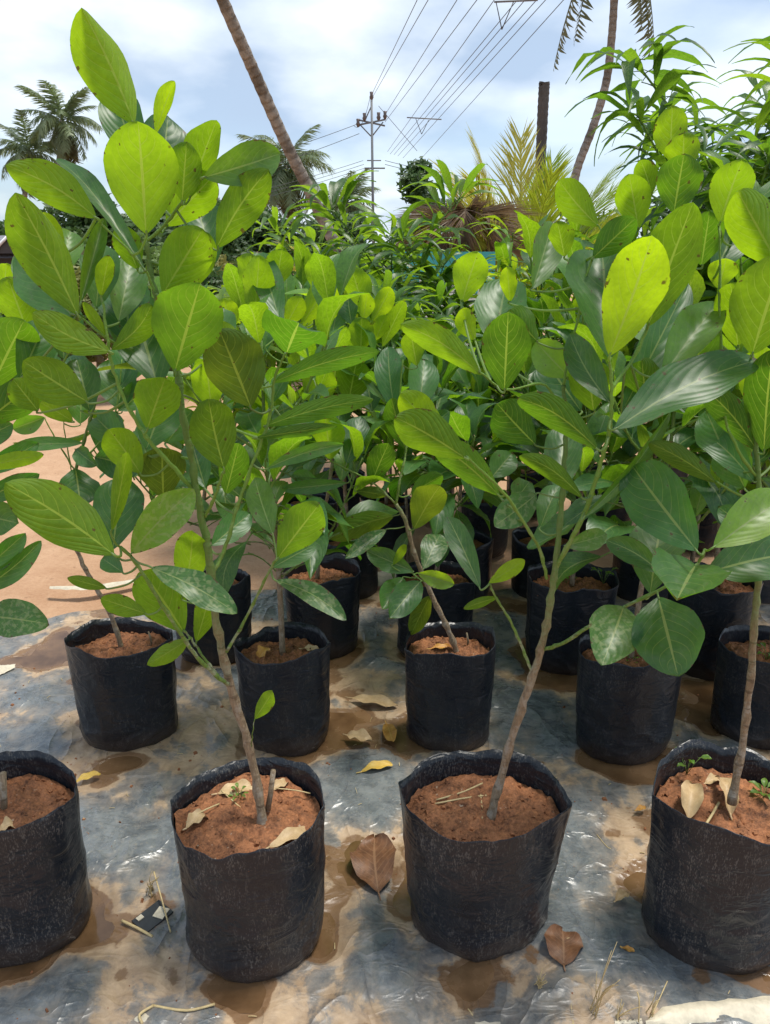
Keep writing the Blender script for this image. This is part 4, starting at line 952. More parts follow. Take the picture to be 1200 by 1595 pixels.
SL = [
    ('S2', .78, 'jackfruit sapling with forked stem in the second row bag behind the tall left plant', (-.02, .05), 5, 46, .62),
    ('S4', .80, 'jackfruit sapling in the second row bag behind the two drooping leaves', (.05, .08), 4, 40, .55),
    ('S5', .95, 'jackfruit sapling rising from the second row bag at the right edge', (-.05, .10), 5, 48, .45),
    ('T0', .72, 'jackfruit sapling growing directly behind the tall left plant, third row', (.02, .05), 4, 36, .55),
    ('T2', 0.66, 'jackfruit sapling in the third row bag at picture centre', (.0, .05), 4, 40, .4),
    ('T3', .84, 'jackfruit sapling growing from the weedy third row bag', (.0, .05), 5, 46, .5),
    ('T4', .98, 'jackfruit sapling in the shaded third row bag near the right edge', (.02, .03), 5, 48, .5),
    ('U1', 0.80, 'jackfruit sapling in the fourth row beside the centre gap', (-.05, .05), 5, 46, .75),
    ('U2', 0.60, 'jackfruit sapling in the fourth row at picture centre', (.03, .05), 4, 40, .35),
    ('U3', .94, 'jackfruit sapling in the fourth row left of the weedy bag', (.0, .05), 5, 46, .6),
    ('U4', 1.06, 'jackfruit sapling in the fourth row under the broad right-hand leaves', (.0, .05), 5, 46, .55),
    ('U5', 1.1, 'jackfruit sapling in the fourth row at the right edge', (.0, .05), 5, 46, .5),
    ('V0', .9, 'leftmost jackfruit sapling of the fifth row, on the sand', (.0, .0), 5, 44, .75),
    ('V1', 0.72, 'jackfruit sapling second from left in the fifth row', (.0, .0), 4, 40, .6),
    ('V2', 0.66, 'jackfruit sapling third from left in the fifth row', (.0, .0), 4, 40, .35),
    ('V3', 1.0, 'jackfruit sapling in the tall shaded bag right of centre', (.0, .0), 5, 46, .6),
    ('V4', 1.15, 'rightmost jackfruit sapling of the fifth row', (.0, .0), 5, 46, .5),
    ('W1', 0.85, 'leftmost jackfruit sapling of the sixth row', (.0, .0), 4, 36, .7),
    ('W2', 0.62, 'jackfruit sapling second from left in the sixth row', (.0, .0), 4, 36, .4),
    ('W3', .95, 'jackfruit sapling third from left in the sixth row', (.0, .0), 4, 36, .5),
    ('W4', 1.2, 'jackfruit sapling fourth from left in the sixth row', (.0, .0), 4, 36, .5),
    ('W5', 1.3, 'rightmost jackfruit sapling of the sixth row', (.0, .0), 4, 36, .5),
]
for i, (k, h, lab, ln, nb, nl, yg) in enumerate(SL):
    grown_sapling(bagpt(k), h, lab, 300 + i * 13, nb + 1, int(nl * 1.5), ln, 0.160 if k[0] in 'ST' else 0.172, 0.30 if k[0] in 'ST' else .36, 0.22, yg)

# ------------------------------------------------------------------ mango saplings
def mango(base, height, label, seed, nbr=6, per=22, leaf=0.17, young=0.2, spread=0.3, stem_r=0.009, droop=0.0, lean=(0, 0)):
    rs = random.Random(seed); root = empty('mango_sapling', base)
    tr = spline([Vector((0, 0, -.03)), Vector((lean[0] * .4 + rs.uniform(-.03, .03), lean[1] * .4 + rs.uniform(-.03, .03), height * .4)), Vector((lean[0], lean[1], height))], 8)
    n = len(tr)
    MB().tube(tr, [stem_r * (1 - .65 * k / (n - 1)) for k in range(n)], 7).build('trunk', M['bark'], root)
    shoots = [tr[-5:]]
    for b in range(nbr):
        k = int((.45 + .5 * b / nbr) * (n - 1)); p = tr[k]; a = b * 2.4 + rs.uniform(-.4, .4); d = Vector((math.cos(a), math.sin(a), 0)); ln = height * rs.uniform(.16, .34)
        pts = spline([p, p + d * spread * .5 + Vector((0, 0, ln * .5)), p + d * spread * rs.uniform(.7, 1.1) + Vector((0, 0, ln))], 6)
        MB().tube(pts, [stem_r * .5 * (1 - .5 * q / (len(pts) - 1)) for q in range(len(pts))], 6).build('branch', M['twig'], root)
        shoots.append(pts)
    for sh in shoots:
        ya = young + rs.uniform(-.15, .2)
        for i in range(per):
            t = 1 - (i / per) ** 1.4 * .75
            q = t * (len(sh) - 1); k = min(int(q), len(sh) - 2); p = sh[k].lerp(sh[k + 1], min(1, q - k))
            az = i * 2.4 + rs.uniform(-.4, .4); rad = Vector((math.cos(az), math.sin(az), 0))
            el = R(rs.uniform(-25, 35) + 30 * (t - .6) - droop * 40)
            A = rad * math.cos(el) + Vector((0, 0, 1)) * math.sin(el); N = Vector((0, 0, 1)) * math.cos(el) - rad * math.sin(el) + Vector((rs.uniform(-.5, .5), rs.uniform(-.5, .5), 0))
            L = leaf * rs.uniform(.85, 1.3)
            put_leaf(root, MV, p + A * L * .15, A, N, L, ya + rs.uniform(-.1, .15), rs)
    tag(root, label, 'sapling', 'mango saplings behind the jackfruit rows'); return root
G0 = -0.045
def mpos(px, Y): return (at(px, 600, Y).x, Y, G0)
mango(mpos(1120, 2.5), 1.56, 'tall mango sapling with long hanging leaves at the upper right', 41, 18, 36, .17, .26, .38, .010, .3, (-.02, 0))
mango(mpos(1205, 2.7), 1.62, 'dense mango sapling cut off by the right edge, upper right', 42, 16, 34, .17, .24, .34, .010, .3)
mango(mpos(1040, 3.2), 1.15, 'lower mango sapling between the yellow palm and the upper right foliage', 43, 7, 22, .18, .3, .28)
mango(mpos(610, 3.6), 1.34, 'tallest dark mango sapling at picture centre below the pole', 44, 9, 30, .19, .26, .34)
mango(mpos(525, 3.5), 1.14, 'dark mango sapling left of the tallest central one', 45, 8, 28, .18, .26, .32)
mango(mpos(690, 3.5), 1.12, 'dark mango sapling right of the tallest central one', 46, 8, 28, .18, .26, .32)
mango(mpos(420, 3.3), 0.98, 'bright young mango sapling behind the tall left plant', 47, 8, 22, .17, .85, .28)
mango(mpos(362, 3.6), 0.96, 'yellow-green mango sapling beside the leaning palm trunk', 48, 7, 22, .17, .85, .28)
mango(mpos(785, 3.7), 1.16, 'pale green drooping mango sapling below the dead trunk', 49, 8, 22, .15, .95, .30, .008, .5)
mango(mpos(860, 3.5), 0.98, 'green mango sapling right of the pale drooping one', 50, 7, 22, .16, .4, .28)
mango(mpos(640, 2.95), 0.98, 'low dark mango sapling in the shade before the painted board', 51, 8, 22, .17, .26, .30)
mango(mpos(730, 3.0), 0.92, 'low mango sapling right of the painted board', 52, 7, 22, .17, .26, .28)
mango(mpos(560, 4.4), 1.15, 'mango sapling half hidden behind the central dark ones', 53, 7, 20, .18, .3, .32)

# ------------------------------------------------------------------ litter on the sheet and on the soil
def flat_leaf(px, py, tx, ty, w, mat, label, z=0.006, lift=0.01, cup=0.25, name='fallen_leaf', curl=0.0, z2=None, wave=.05):
    B = on(px, py, z); T = on(tx, ty, z if z2 is None else z2)
    ax = T - B; L = ax.length; W = w / FPX * ((B - CAMP).length)
    me = leaf_mesh(name, L, W, 0.05, cup, random.uniform(-.06, .06), wave, M[mat], 14, 3, prof_jack, random.uniform(0, 6), curl,
                   ([Vector((0, .05 * L, 0)), Vector((0, 0, 0)), Vector((0.02 * L, -.14 * L, .002))], [.0018, .0018, .0014]), R(random.uniform(-20, 20)))
    o = link(name, me); N = Vector((random.uniform(-.12, .12), -.1, 1))
    o.matrix_world = Matrix.Translation(B + Vector((0, 0, lift))) @ frame(ax, N).to_4x4()
    return tag(o, label, 'leaf')
flat_leaf(590, 1394, 584, 1308, 70, 'dry_brown', 'large brown fallen leaf lying between the two middle front bags', lift=.006)
flat_leaf(878, 1510, 876, 1452, 54, 'dry_brown', 'glossy brown fallen leaf at the foot of the straw-topped bag', lift=.008)
flat_leaf(562, 1208, 612, 1196, 17, 'dry_yellow', 'slim yellow fallen leaf between the second row and front bags')
flat_leaf(602, 1132, 612, 1160, 22, 'dry_orange', 'small orange leaf fallen near the tan leaves at centre')
flat_leaf(548, 1092, 620, 1104, 22, 'dry_tan', 'long tan fallen leaf in the centre gap')
flat_leaf(540, 1150, 580, 1160, 28, 'dry_tan', 'crumpled tan leaf beside the forked-stem bag', cup=.6)
flat_leaf(958, 1410, 978, 1398, 18, 'dry_tan', 'small curled pale leaf on the sheet at right', cup=.7)
flat_leaf(118, 1224, 158, 1210, 14, 'dry_yellow', 'narrow yellow leaf beside the left edge bag')
flat_leaf(990, 1268, 1005, 1262, 9, 'dry_orange', 'tiny orange leaf scrap on the sheet at right')
flat_leaf(968, 1482, 988, 1488, 8, 'dry_orange', 'tiny brown leaf scrap on the sheet before the right bag')
def soil_leaf(key, px, py, tx, ty, w, mat, label, dz=0.006, rise=0.0, cup=.5, curl=.3):
    z = BAGS[key]['soil_z'] + dz
    return flat_leaf(px, py, tx, ty, w, mat, label, z=z, lift=0.002, cup=cup, name='dry_leaf', curl=curl, z2=z + rise, wave=.06)
soil_leaf('F4', 1072, 1278, 1080, 1216, 40, 'dry_tan', 'folded dry tan leaf standing in the right edge bag', rise=.03, cup=.7)
soil_leaf('F4', 1138, 1272, 1128, 1200, 34, 'dry_tan', 'long curled tan leaf against the slender trunk at right', rise=.045, cup=.8, curl=.8)
soil_leaf('F4', 1098, 1222, 1126, 1212, 18, 'dry_tan', 'small dry leaf at the back of the right edge bag')
soil_leaf('F2', 338, 1238, 398, 1226, 26, 'dry_tan', 'flat pale dry leaf at the back of the left front bag', cup=.15, curl=0)
soil_leaf('F2', 290, 1292, 326, 1270, 28, 'dry_tan', 'crumpled dry leaf at the left rim of the left front bag', cup=.6)
soil_leaf('F2', 418, 1322, 486, 1286, 24, 'dry_tan', 'dry leaf tucked along the front rim of the left front bag', cup=.3)
soil_leaf('F2', 424, 1232, 450, 1216, 18, 'dry_tan', 'small dry leaf behind the cut stub in the left front bag', cup=.4)
soil_leaf('S3', 670, 1012, 708, 1010, 14, 'dry_orange', 'orange leaf on the soil of the leaning-stem bag', dz=.008)
soil_leaf('S2', 402, 1028, 420, 1008, 24, 'dry_orange', 'orange leaf on the soil of the forked-stem bag', rise=.02)
soil_leaf('S2', 470, 1012, 500, 1016, 16, 'dry_tan', 'dry leaf right of the forked stem', dz=.006)
soil_leaf('F1', 0, 1296, 28, 1282, 22, 'dry_tan', 'dry leaf at the foot of the stub in the left edge bag')

def straw(points, z, r, label, mat='straw', name='straw'):
    pts = [on(px, py, z + dz) for px, py, dz in points]
    o = MB().tube([p - pts[0] for p in spline(pts, 4)], r, 6).build(name, M[mat], None, True)
    o.location = pts[0]; return tag(o, label, 'straw', None)
zf3 = BAGS['F3']['soil_z'] + .008; zf2 = BAGS['F2']['soil_z'] + .008; zf4 = BAGS['F4']['soil_z'] + .008
straw([(680, 1246, 0), (720, 1234, .004), (752, 1220, .002)], zf3, .0016, 'longer straw on the soil of the dusty front bag')
straw([(678, 1252, 0), (720, 1244, .002), (758, 1239, .002)], zf3, .0016, 'lower straw on the soil of the dusty front bag')
straw([(749, 1238, .0), (751, 1262, .0), (752, 1275, 0)], zf3, .0018, 'short pale straw leaning beside the leaning trunk base')
straw([(290, 1281, 0), (315, 1264, .006), (342, 1252, .003)], zf2, .0014, 'straw at the left of the left front bag')
straw([(345, 1231, .002), (360, 1245, .004), (375, 1258, .0)], zf2, .0012, 'short straw by the green sprig in the left front bag')
straw([(430, 1228, .002), (460, 1231, .004), (484, 1236, .0)], zf2, .0012, 'straw right of the stub in the left front bag')
straw([(1096, 1290, 0), (1110, 1268, .006), (1120, 1250, .004)], zf4, .0024, 'thick straw before the curled leaf in the right edge bag')
straw([(240, 1358, .03), (252, 1400, .02), (266, 1452, .004)], .004, .0016, 'long dry straw leaning over the black scrap at left', )
straw([(190, 1434, .004), (215, 1446, .006), (238, 1459, .004)], .004, .0026, 'pale broken stick along the black scrap')
straw([(237, 1566, .002), (290, 1574, .006), (335, 1564, .003)], .006, .0022, 'dry stalk along the bottom edge at left')
straw([(222, 1595, .002), (218, 1580, .008), (240, 1566, .003)], .006, .0024, 'bent dry stalk at the bottom edge')
straw([(893, 1530, .002), (890, 1560, .003), (893, 1597, .002)], .004, .0022, 'thin brown twig on the sheet at bottom right of centre')
straw([(995, 1592, .01), (996, 1560, .04), (993, 1545, .05)], .004, .0012, 'short upright straw at the bottom right')
straw([(1012, 1590, .0), (1030, 1550, .02), (1040, 1528, .03)], .004, .0010, 'thin bent straw beside the right front bag')
straw([(930, 1300, 0), (945, 1318, .001), (952, 1322, 0)], .006, .0008, 'hair-thin straw on the sheet at right')

# black scrap with pale corners
c0 = on(238, 1428, .008); rot = Matrix.Rotation(R(-38), 3, 'Z')
root = empty('packaging_scrap', c0)
MB().box((0, 0, 0), (.045, .062, .004), rot).build('panel', simple('scrap_black', (.03, .032, .034), .35, .3), root, False)
MB().box(rot @ Vector((.008, .014, .0035)), (.022, .024, .002), rot @ Matrix.Rotation(R(20), 3, 'Z')).build('pale_patch', M['white_scrap'], root, False)
MB().box(rot @ Vector((-.014, -.018, .0035)), (.010, .012, .002), rot).build('pale_patch', M['white_scrap'], root, False)
tag(root, 'black packaging scrap with pale patches on the sheet at left', 'scrap')
# pale torn sacking at the bottom edge
def torn_strip(pts_near, pts_far, label, seed, h=.02):
    rs = random.Random(seed); a = [on(*p) for p in pts_far]; b = [on(*p) for p in pts_near]
    def rs_line(q, n=14):
        q = spline(q, 6); return [q[int(t)].lerp(q[min(int(t) + 1, len(q) - 1)], t - int(t)) for t in [(len(q) - 1) * i / n for i in range(n + 1)]]
    a, b = rs_line(a), rs_line(b)
    n = len(a); k = 8; vs = []; fs = []
    for i in range(n):
        for j in range(k + 1):
            p = a[i].lerp(b[i], j / k); p = p + Vector((rs.uniform(-.001, .001), rs.uniform(-.002, .002), h * math.sin(math.pi * j / k) * (.5 + .6 * abs(fbm(i * .3, j * .1, seed))) + .004 * fbm(p.x, p.y, 2, 40)))
            vs.append(p)
    for i in range(n - 1):
        for j in range(k): q = i * (k + 1) + j; fs.append((q, q + 1, q + k + 2, q + k + 1))
    tag(link('torn_sacking', mesh_of('torn_sacking', vs, fs, M['white_scrap'])), label, 'sacking')
torn_strip([(1000, 1612, .0), (1100, 1612, .0), (1230, 1612, .0)], [(1010, 1588, .008), (1040, 1566, .012), (1120, 1556, .012), (1230, 1552, .012)], 'pale torn sacking folded along the bottom right edge', 3)
torn_strip([(955, 1604, .0), (1000, 1606, .0)], [(958, 1590, .008), (1000, 1588, .008)], 'small pale sacking tatter left of the folded sacking', 4, .01)
torn_strip([(180, 1606, .0), (240, 1612, .0)], [(188, 1590, .006), (238, 1575, .008)], 'cream torn strip at the bottom edge left of centre', 5, .006)
torn_strip([(655, 1612, .0), (780, 1612, .0)], [(660, 1592, .006), (780, 1592, .006)], 'white strip showing along the bottom edge at centre', 6, .004)
torn_strip([(0, 860, -.03), (40, 844, -.03)], [(0, 853, -.03), (40, 839, -.03)], 'pale shred on the sand at far left', 7, .01)
torn_strip([(78, 917, .0), (150, 918, .0), (235, 902, .0)], [(78, 914, .0), (150, 911, .0), (235, 898, .0)], 'cream shred along the far edge of the sheet at left', 8, .008)
torn_strip([(-10, 1056, .012), (24, 1040, .012)], [(-10, 1038, .014), (24, 1034, .014)], 'pale scrap on the sheet at the left edge', 9, .006)
torn_strip([(560, 915, .0), (620, 912, .0)], [(560, 893, .0), (622, 888, .0)], 'pale scrap lying in the gap between the centre bags', 10, .006)

# grit, crumbs and leaf bits scattered on the sheet
def grit():
    rs = random.Random(77); mb = MB()
    for _ in range(900):
        x, y = rs.uniform(-1.1, 1.2), rs.uniform(.88, 2.4)
        if fbm(x, y, 31, 2.5, 3) < -.05: continue
        e = .0010 + .0042 * rs.random() ** 4
        mb.box((x, y, sheet_h(x, y) + e * .3), (e * 2, e * rs.uniform(1, 3), e * 1.1), Matrix.Rotation(rs.uniform(0, 3.1), 3, 'Z'), .6)
    tag(mb.build('soil_grit', M['soil'], smooth=False), 'scattered soil crumbs and grit on the plastic sheet', kind='stuff')
    mb = MB()
    for _ in range(150):
        x, y = rs.uniform(-1.1, 1.2), rs.uniform(.88, 2.5); l = rs.uniform(.004, .02); a = rs.uniform(0, 6.28); z = sheet_h(x, y) + .0015
        d = Vector((math.cos(a), math.sin(a), rs.uniform(0, .2))) * l; p = Vector((x, y, z))
        mb.tube([p, p + d * .5 + Vector((0, 0, .001)), p + d], rs.uniform(.0004, .0011), 4)
    tag(mb.build('straw_bits', M['straw'], smooth=False), 'fine straw bits strewn over the plastic sheet', kind='stuff')
grit()

# weeds and grass
def weed(base, label, seed, n=7, h=.03, leaf=.012, cat='weed'):
    rs = random.Random(seed); root = empty('weed', base)
    for i in range(n):
        a = i * 2.4 + rs.uniform(-.3, .3); hh = h * rs.uniform(.5, 1.0); d = Vector((math.cos(a), math.sin(a), 0)); tip = d * h * rs.uniform(.2, .5) + Vector((0, 0, hh))
        MB().tube([Vector((0, 0, 0)), tip * .5 + Vector((0, 0, .003)), tip], .0006, 5).build('stem', M['twig'], root)
        A = (d + Vector((0, 0, rs.uniform(.0, .5)))).normalized()
        o = link('leaf', rs.choice(JV), root); o.matrix_local = Matrix.Translation(tip) @ frame(A, Vector((0, 0, 1)) - d * .3).to_4x4() @ Matrix.Diagonal((leaf * 1.3, leaf, leaf, 1)); o.color = (.75, 0, 0, 1)
    tag(root, label, 'weed')
weed(on(1070, 1206, BAGS['F4']['soil_z']), 'small green weed at the back left of the right edge bag', 1, 8, .045, .020)
weed(on(1188, 1246, BAGS['F4']['soil_z']), 'small green weed right of the slender trunk', 2, 8, .028, .020)
weed(on(374, 1248, BAGS['F2']['soil_z']), 'tiny green sprig in the left front bag', 3, 8, .024, .011)
b3 = BAGS['T3']['soil_z']
weed(on(880, 912, b3), 'small weed left of the stem in the weedy bag', 4, 7, .05, .022); weed(on(940, 910, b3), 'small weed right of the stem in the weedy bag', 5, 7, .05, .022)
weed(on(985, 1036, BAGS['S4']['soil_z']), 'tiny weed on the soil beneath the drooping leaves', 6, 5, .02, .012)
weed(on(1194, 1030, BAGS['S5']['soil_z']), 'green weed in the second row bag at the right edge', 7, 8, .04, .022)
def grass(base, label, seed, n, h, lean, mat='straw'):
    rs = random.Random(seed); root = empty('grass_tuft', base)
    for i in range(n):
        a = rs.uniform(0, 6.28); l = h * rs.uniform(.4, 1); d = Vector((math.cos(a) * rs.uniform(.1, .5) + lean, math.sin(a) * .3, 0)) * l
        MB().tube(spline([Vector((rs.uniform(-.01, .01), rs.uniform(-.01, .01), 0)), d * .4 + Vector((0, 0, l * .6)), d + Vector((0, 0, l * .92))], 4), [.0012, .0011, .001, .001, .0009, .0008, .0007, .0006, .0004], 4).build('blade', M[mat], root)
    tag(root, label, 'grass')
grass(on(925, 1585, 0.0), 'dry yellow grass blades rising at the bottom right of centre', 21, 6, .15, .05)
grass(on(838, 1545, 0.0), 'matted dry grass wisps before the dusty front bag', 22, 14, .045, .2)
grass(on(962, 1592, 0.0), 'short dry grass beside the small sacking tatter', 23, 6, .05, .3)
grass(on(232, 1392, 0.004), 'wisps of dry grass beside the black scrap', 24, 9, .05, .2)
grass(on(1010, 1590, 0.0), 'dry grass at the left end of the folded sacking', 25, 5, .06, .5)
# twigs standing in far bags
for px, py, k, lab in ((728, 1010, 'S3', 'short dead twig beside the leaning stem'), (236, 1008, 'S1', 'dead twig on the soil of the far left bag')):
    p = on(px, py, BAGS[k]['soil_z']); o = MB().tube([Vector((0, 0, -.005)), Vector((.002, 0, .02)), Vector((-.003, 0, .045))], [.003, .0028, .0024], 6).build('dead_twig', M['bark']); o.location = p; tag(o, lab, 'twig')

# ------------------------------------------------------------------ coconut palms
def palm_leaf_mat(name, c1, c2, tr):
    nt = NT(name); oc = nt.coords('Object'); n = nt.noise(oc, 3.0, 4); _, _, _, rnd = ocol(nt)
    f = nt.math('ADD', nt.math('MULTIPLY', n, .6), nt.math('MULTIPLY', rnd, .4))
    c = nt.mix(nt.ramp(f, .3, .7), c1, c2)
    p = nt.pbr(c, .45, .4); t = nt.n.new('ShaderNodeBsdfTranslucent'); nt.put(t.inputs[0], tr)
    mx = nt.n.new('ShaderNodeMixShader'); nt.put(mx.inputs[0], .35); nt.put(mx.inputs[1], p); nt.put(mx.inputs[2], t.outputs[0]); return nt.done(mx.outputs[0])
M['frond'] = palm_leaf_mat('coconut_frond_hazed', (.11, .155, .085), (.20, .255, .13), (.16, .23, .07))  # frond green paled so the colour itself carries the haze over far palms
M['frond_old'] = palm_leaf_mat('dull_frond', (.10, .11, .045), (.17, .16, .07), (.14, .14, .05))
M['frond_dry'] = palm_leaf_mat('dry_frond', (.13, .085, .05), (.30, .21, .13), (.2, .13, .06))
M['frond_yellow'] = palm_leaf_mat('yellow_frond', (.30, .32, .03), (.50, .44, .07), (.5, .5, .05))
M['frond_lime'] = palm_leaf_mat('lime_frond', (.20, .32, .02), (.42, .48, .04), (.45, .55, .03))
def trunk_mat():
    nt = NT('coconut_trunk'); oc = nt.coords('Object'); uv = nt.n.new('ShaderNodeUVMap')
    sp = nt.n.new('ShaderNodeSeparateXYZ'); nt.put(sp.inputs[0], uv.outputs[0])
    n = nt.noise(oc, 9, 5, .65); n2 = nt.noise(oc, 2.2, 4, .6)
    ring = nt.math('FRACT', nt.math('ADD', nt.math('MULTIPLY', sp.outputs[1], 7.0), nt.math('MULTIPLY', n, .55)))
    rg = nt.smooth(ring, .0, .35)
    c = nt.mix(nt.ramp(n, .3, .7), (.16, .145, .125), (.36, .325, .285)); c = nt.mix(nt.math('MULTIPLY', nt.math('SUBTRACT', 1.0, rg), .3), c, (.08, .068, .058))
    c = nt.mix(nt.math('MULTIPLY', nt.smooth(n2, .5, .62), .6), c, (.07, .058, .046))
    return nt.done(nt.pbr(c, .85, .2, nt.bump(nt.math('ADD', nt.math('MULTIPLY', rg, .6), n), .9, .03)))
M['ptrunk'] = trunk_mat()
M['post'] = simple('weathered_dead_trunk', (.085, .078, .072), .9, .35, 5, .2, .8, .03, (1, 1, .3))
def frond_mesh(name, L, mat, droop=1.0, nl=34, ll=.7, hang=.5, seed=0, rib=.025, width=.035, fwd=1.0):
    """rachis leaves the origin along +Y and arcs down; leaflets on both sides"""
    rs = random.Random(seed); mb = MB(); pts = []; el = 0.0; p = Vector((0, 0, 0)); n = 16
    for i in range(n + 1):
        pts.append(p.copy()); e = -droop * (i / n) ** 1.3 * 1.5
        p = p + Vector((0, math.cos(e), math.sin(e))) * (L / n)
    mb.tube(pts, [rib * (1 - .85 * i / n) for i in range(n + 1)], 5)
    for k in range(nl):
        t = .14 + .86 * k / (nl - 1); q = t * n; i = min(int(q), n - 1); b = pts[i].lerp(pts[i + 1], q - i); tg = (pts[i + 1] - pts[i]).normalized()
        le = ll * (.35 + .65 * math.sin(math.pi * min(1, .12 + t * .83))) * rs.uniform(.85, 1.12)
        for s in (-1, 1):
            d = (Vector((s, 0, 0)) * rs.uniform(.75, 1.0) + tg * rs.uniform(.35, .7) * fwd + Vector((0, 0, -hang * rs.uniform(.3, 1.1))) + Vector((rs.uniform(-.22, .22), rs.uniform(-.22, .22), rs.uniform(-.22, .22)))).normalized()
            m = b + d * le * .55; e = b + d * le + Vector((0, 0, -le * hang * rs.uniform(.2, .7)))
            wv = tg * width
            mb.poly([b - wv * .5, b + wv * .5, m + wv * .6, m - wv * .6]); mb.poly([m - wv * .6, m + wv * .6, e])
    return mesh_of(name, mb.v, mb.f, mat, False, mb.uv)
def palm(points, r0, r1, label, seed, nf=18, L=3.6, mats=('frond', 'frond', 'frond_old'), crown=True, elr=(-50, 70), ll=.75, droop=(.5, 1.1), base_r=1.0, hanging=(), tm='ptrunk'):
    rs = random.Random(seed); org = Vector(points[0]); root = empty('coconut_palm', org)
    pts = spline([Vector(p) - org for p in points], 10); n = len(pts)
    MB().tube(pts, [(r0 + (r1 - r0) * k / (n - 1)) * (1 + .05 * math.sin(k * 2.3)) * (1 + (base_r - 1) * max(0, 1 - k / 6)) for k in range(n)], 14).build('trunk', M[tm], root)
    if crown:
        top = pts[-1]; fm = {}
        for i in range(nf):
            f = i / (nf - 1); az = i * 2.4 + rs.uniform(-.3, .3); el = R(elr[1] + (elr[0] - elr[1]) * f + rs.uniform(-8, 8))
            key = (mats[-1] if f > .8 else mats[0]); v = rs.randrange(3)
            if (key, v) not in fm: fm[(key, v)] = frond_mesh('frond', L, M[key], droop[0] + (droop[1] - droop[0]) * v / 2, 44, ll, .5 + .3 * v, seed + v, .035, .065)
            o = link('frond', fm[(key, v)], root); d = Vector((math.cos(az), math.sin(az), 0)); A = d * math.cos(el) + Vector((0, 0, math.sin(el)))
            o.matrix_local = Matrix.Translation(top) @ frame(A, Vector((0, 0, 1)) * math.cos(el) - d * math.sin(el)).to_4x4() @ Matrix.Scale(rs.uniform(.85, 1.1), 4)
        for az, lg in hanging:                        # old fronds hanging beside the trunk
            o = link('frond', frond_mesh('frond', lg, M['frond_old'], .15, 26, .38, .6, seed + int(az), .03, .05), root); d = Vector((math.cos(R(az)), math.sin(R(az)), 0)); el = R(-68)
            A = d * math.cos(el) + Vector((0, 0, math.sin(el))); o.matrix_local = Matrix.Translation(top + d * .25) @ frame(A, Vector((0, 0, 1)) * math.cos(el) - d * math.sin(el)).to_4x4()
        for i in range(7):
            a = i * .9; mb2 = MB(); c = top + Vector((math.cos(a) * .3, math.sin(a) * .3, -.35))
            mb2.tube([c + Vector((0, 0, .14)), c + Vector((0, 0, .07)), c, c - Vector((0, 0, .08)), c - Vector((0, 0, .13))], [.04, .11, .13, .10, .03], 8).build('coconut', M['frond_lime'], root)
    return tag(root, label, 'palm tree')
# leaning trunk, crown beyond the top of the frame
palm([at(528, 392, 15.0), at(505, 345, 14.9), at(478, 288, 14.7), at(445, 222, 14.4), at(412, 148, 14.0), at(382, 80, 13.6), at(345, -5, 13.2), at(300, -120, 12.7), at(255, -260, 12.0), at(220, -420, 11.4)], .115, .085, 'leaning coconut trunk crossing the sky left of the pole, crown out of frame', 61, 16, 2.6, elr=(10, 80), base_r=1.25)
# curved palm at right with hanging fronds
palm([at(893, 290, 20), at(902, 255, 20), at(925, 195, 20), at(944, 130, 20), at(952, 70, 20), at(957, 0, 20), at(964, -150, 20)], .105, .085, 'curved coconut palm at right with fronds hanging from the top edge', 62, 14, 2.5, ('frond', 'frond', 'frond'), True, (5, 75), .5, (.3, .7), 1.15, ((180, 3.3), (215, 2.9), (350, 2.8), (10, 3.0), (300, 2.7)))
palm([at(70, 420, 60), at(80, 330, 60), at(92, 250, 60), at(97, 188, 60)], .22, .16, 'full coconut palm at far left, the taller of the pair', 63, 36, 3.1, elr=(-80, 75), ll=.85)
palm([at(30, 420, 62), at(36, 330, 62), at(42, 280, 62), at(46, 236, 62)], .22, .16, 'coconut palm at the left edge, the lower of the pair', 64, 36, 3.1, elr=(-80, 75), ll=.85)
palm([at(462, 420, 48), at(455, 360, 48), at(449, 300, 48), at(446, 258, 48)], .22, .15, 'coconut palm seen behind the leaning trunk', 65, 32, 3.0, elr=(-85, 70), ll=.9)
palm([at(545, 420, 60), at(542, 350, 60), at(540, 318, 60)], .22, .15, 'small distant coconut palm between the leaning trunk and the pole', 66, 26, 2.8, elr=(-60, 75), ll=.8)
# dead trunk
dt = [at(843, 300, 14), at(842, 262, 14), at(844, 215, 14), at(846, 170, 14), at(848, 134, 14), at(848, 131, 14)]
palm(dt, .088, .092, 'dead headless coconut trunk standing above the yellow fronds', 67, crown=False, tm='post')
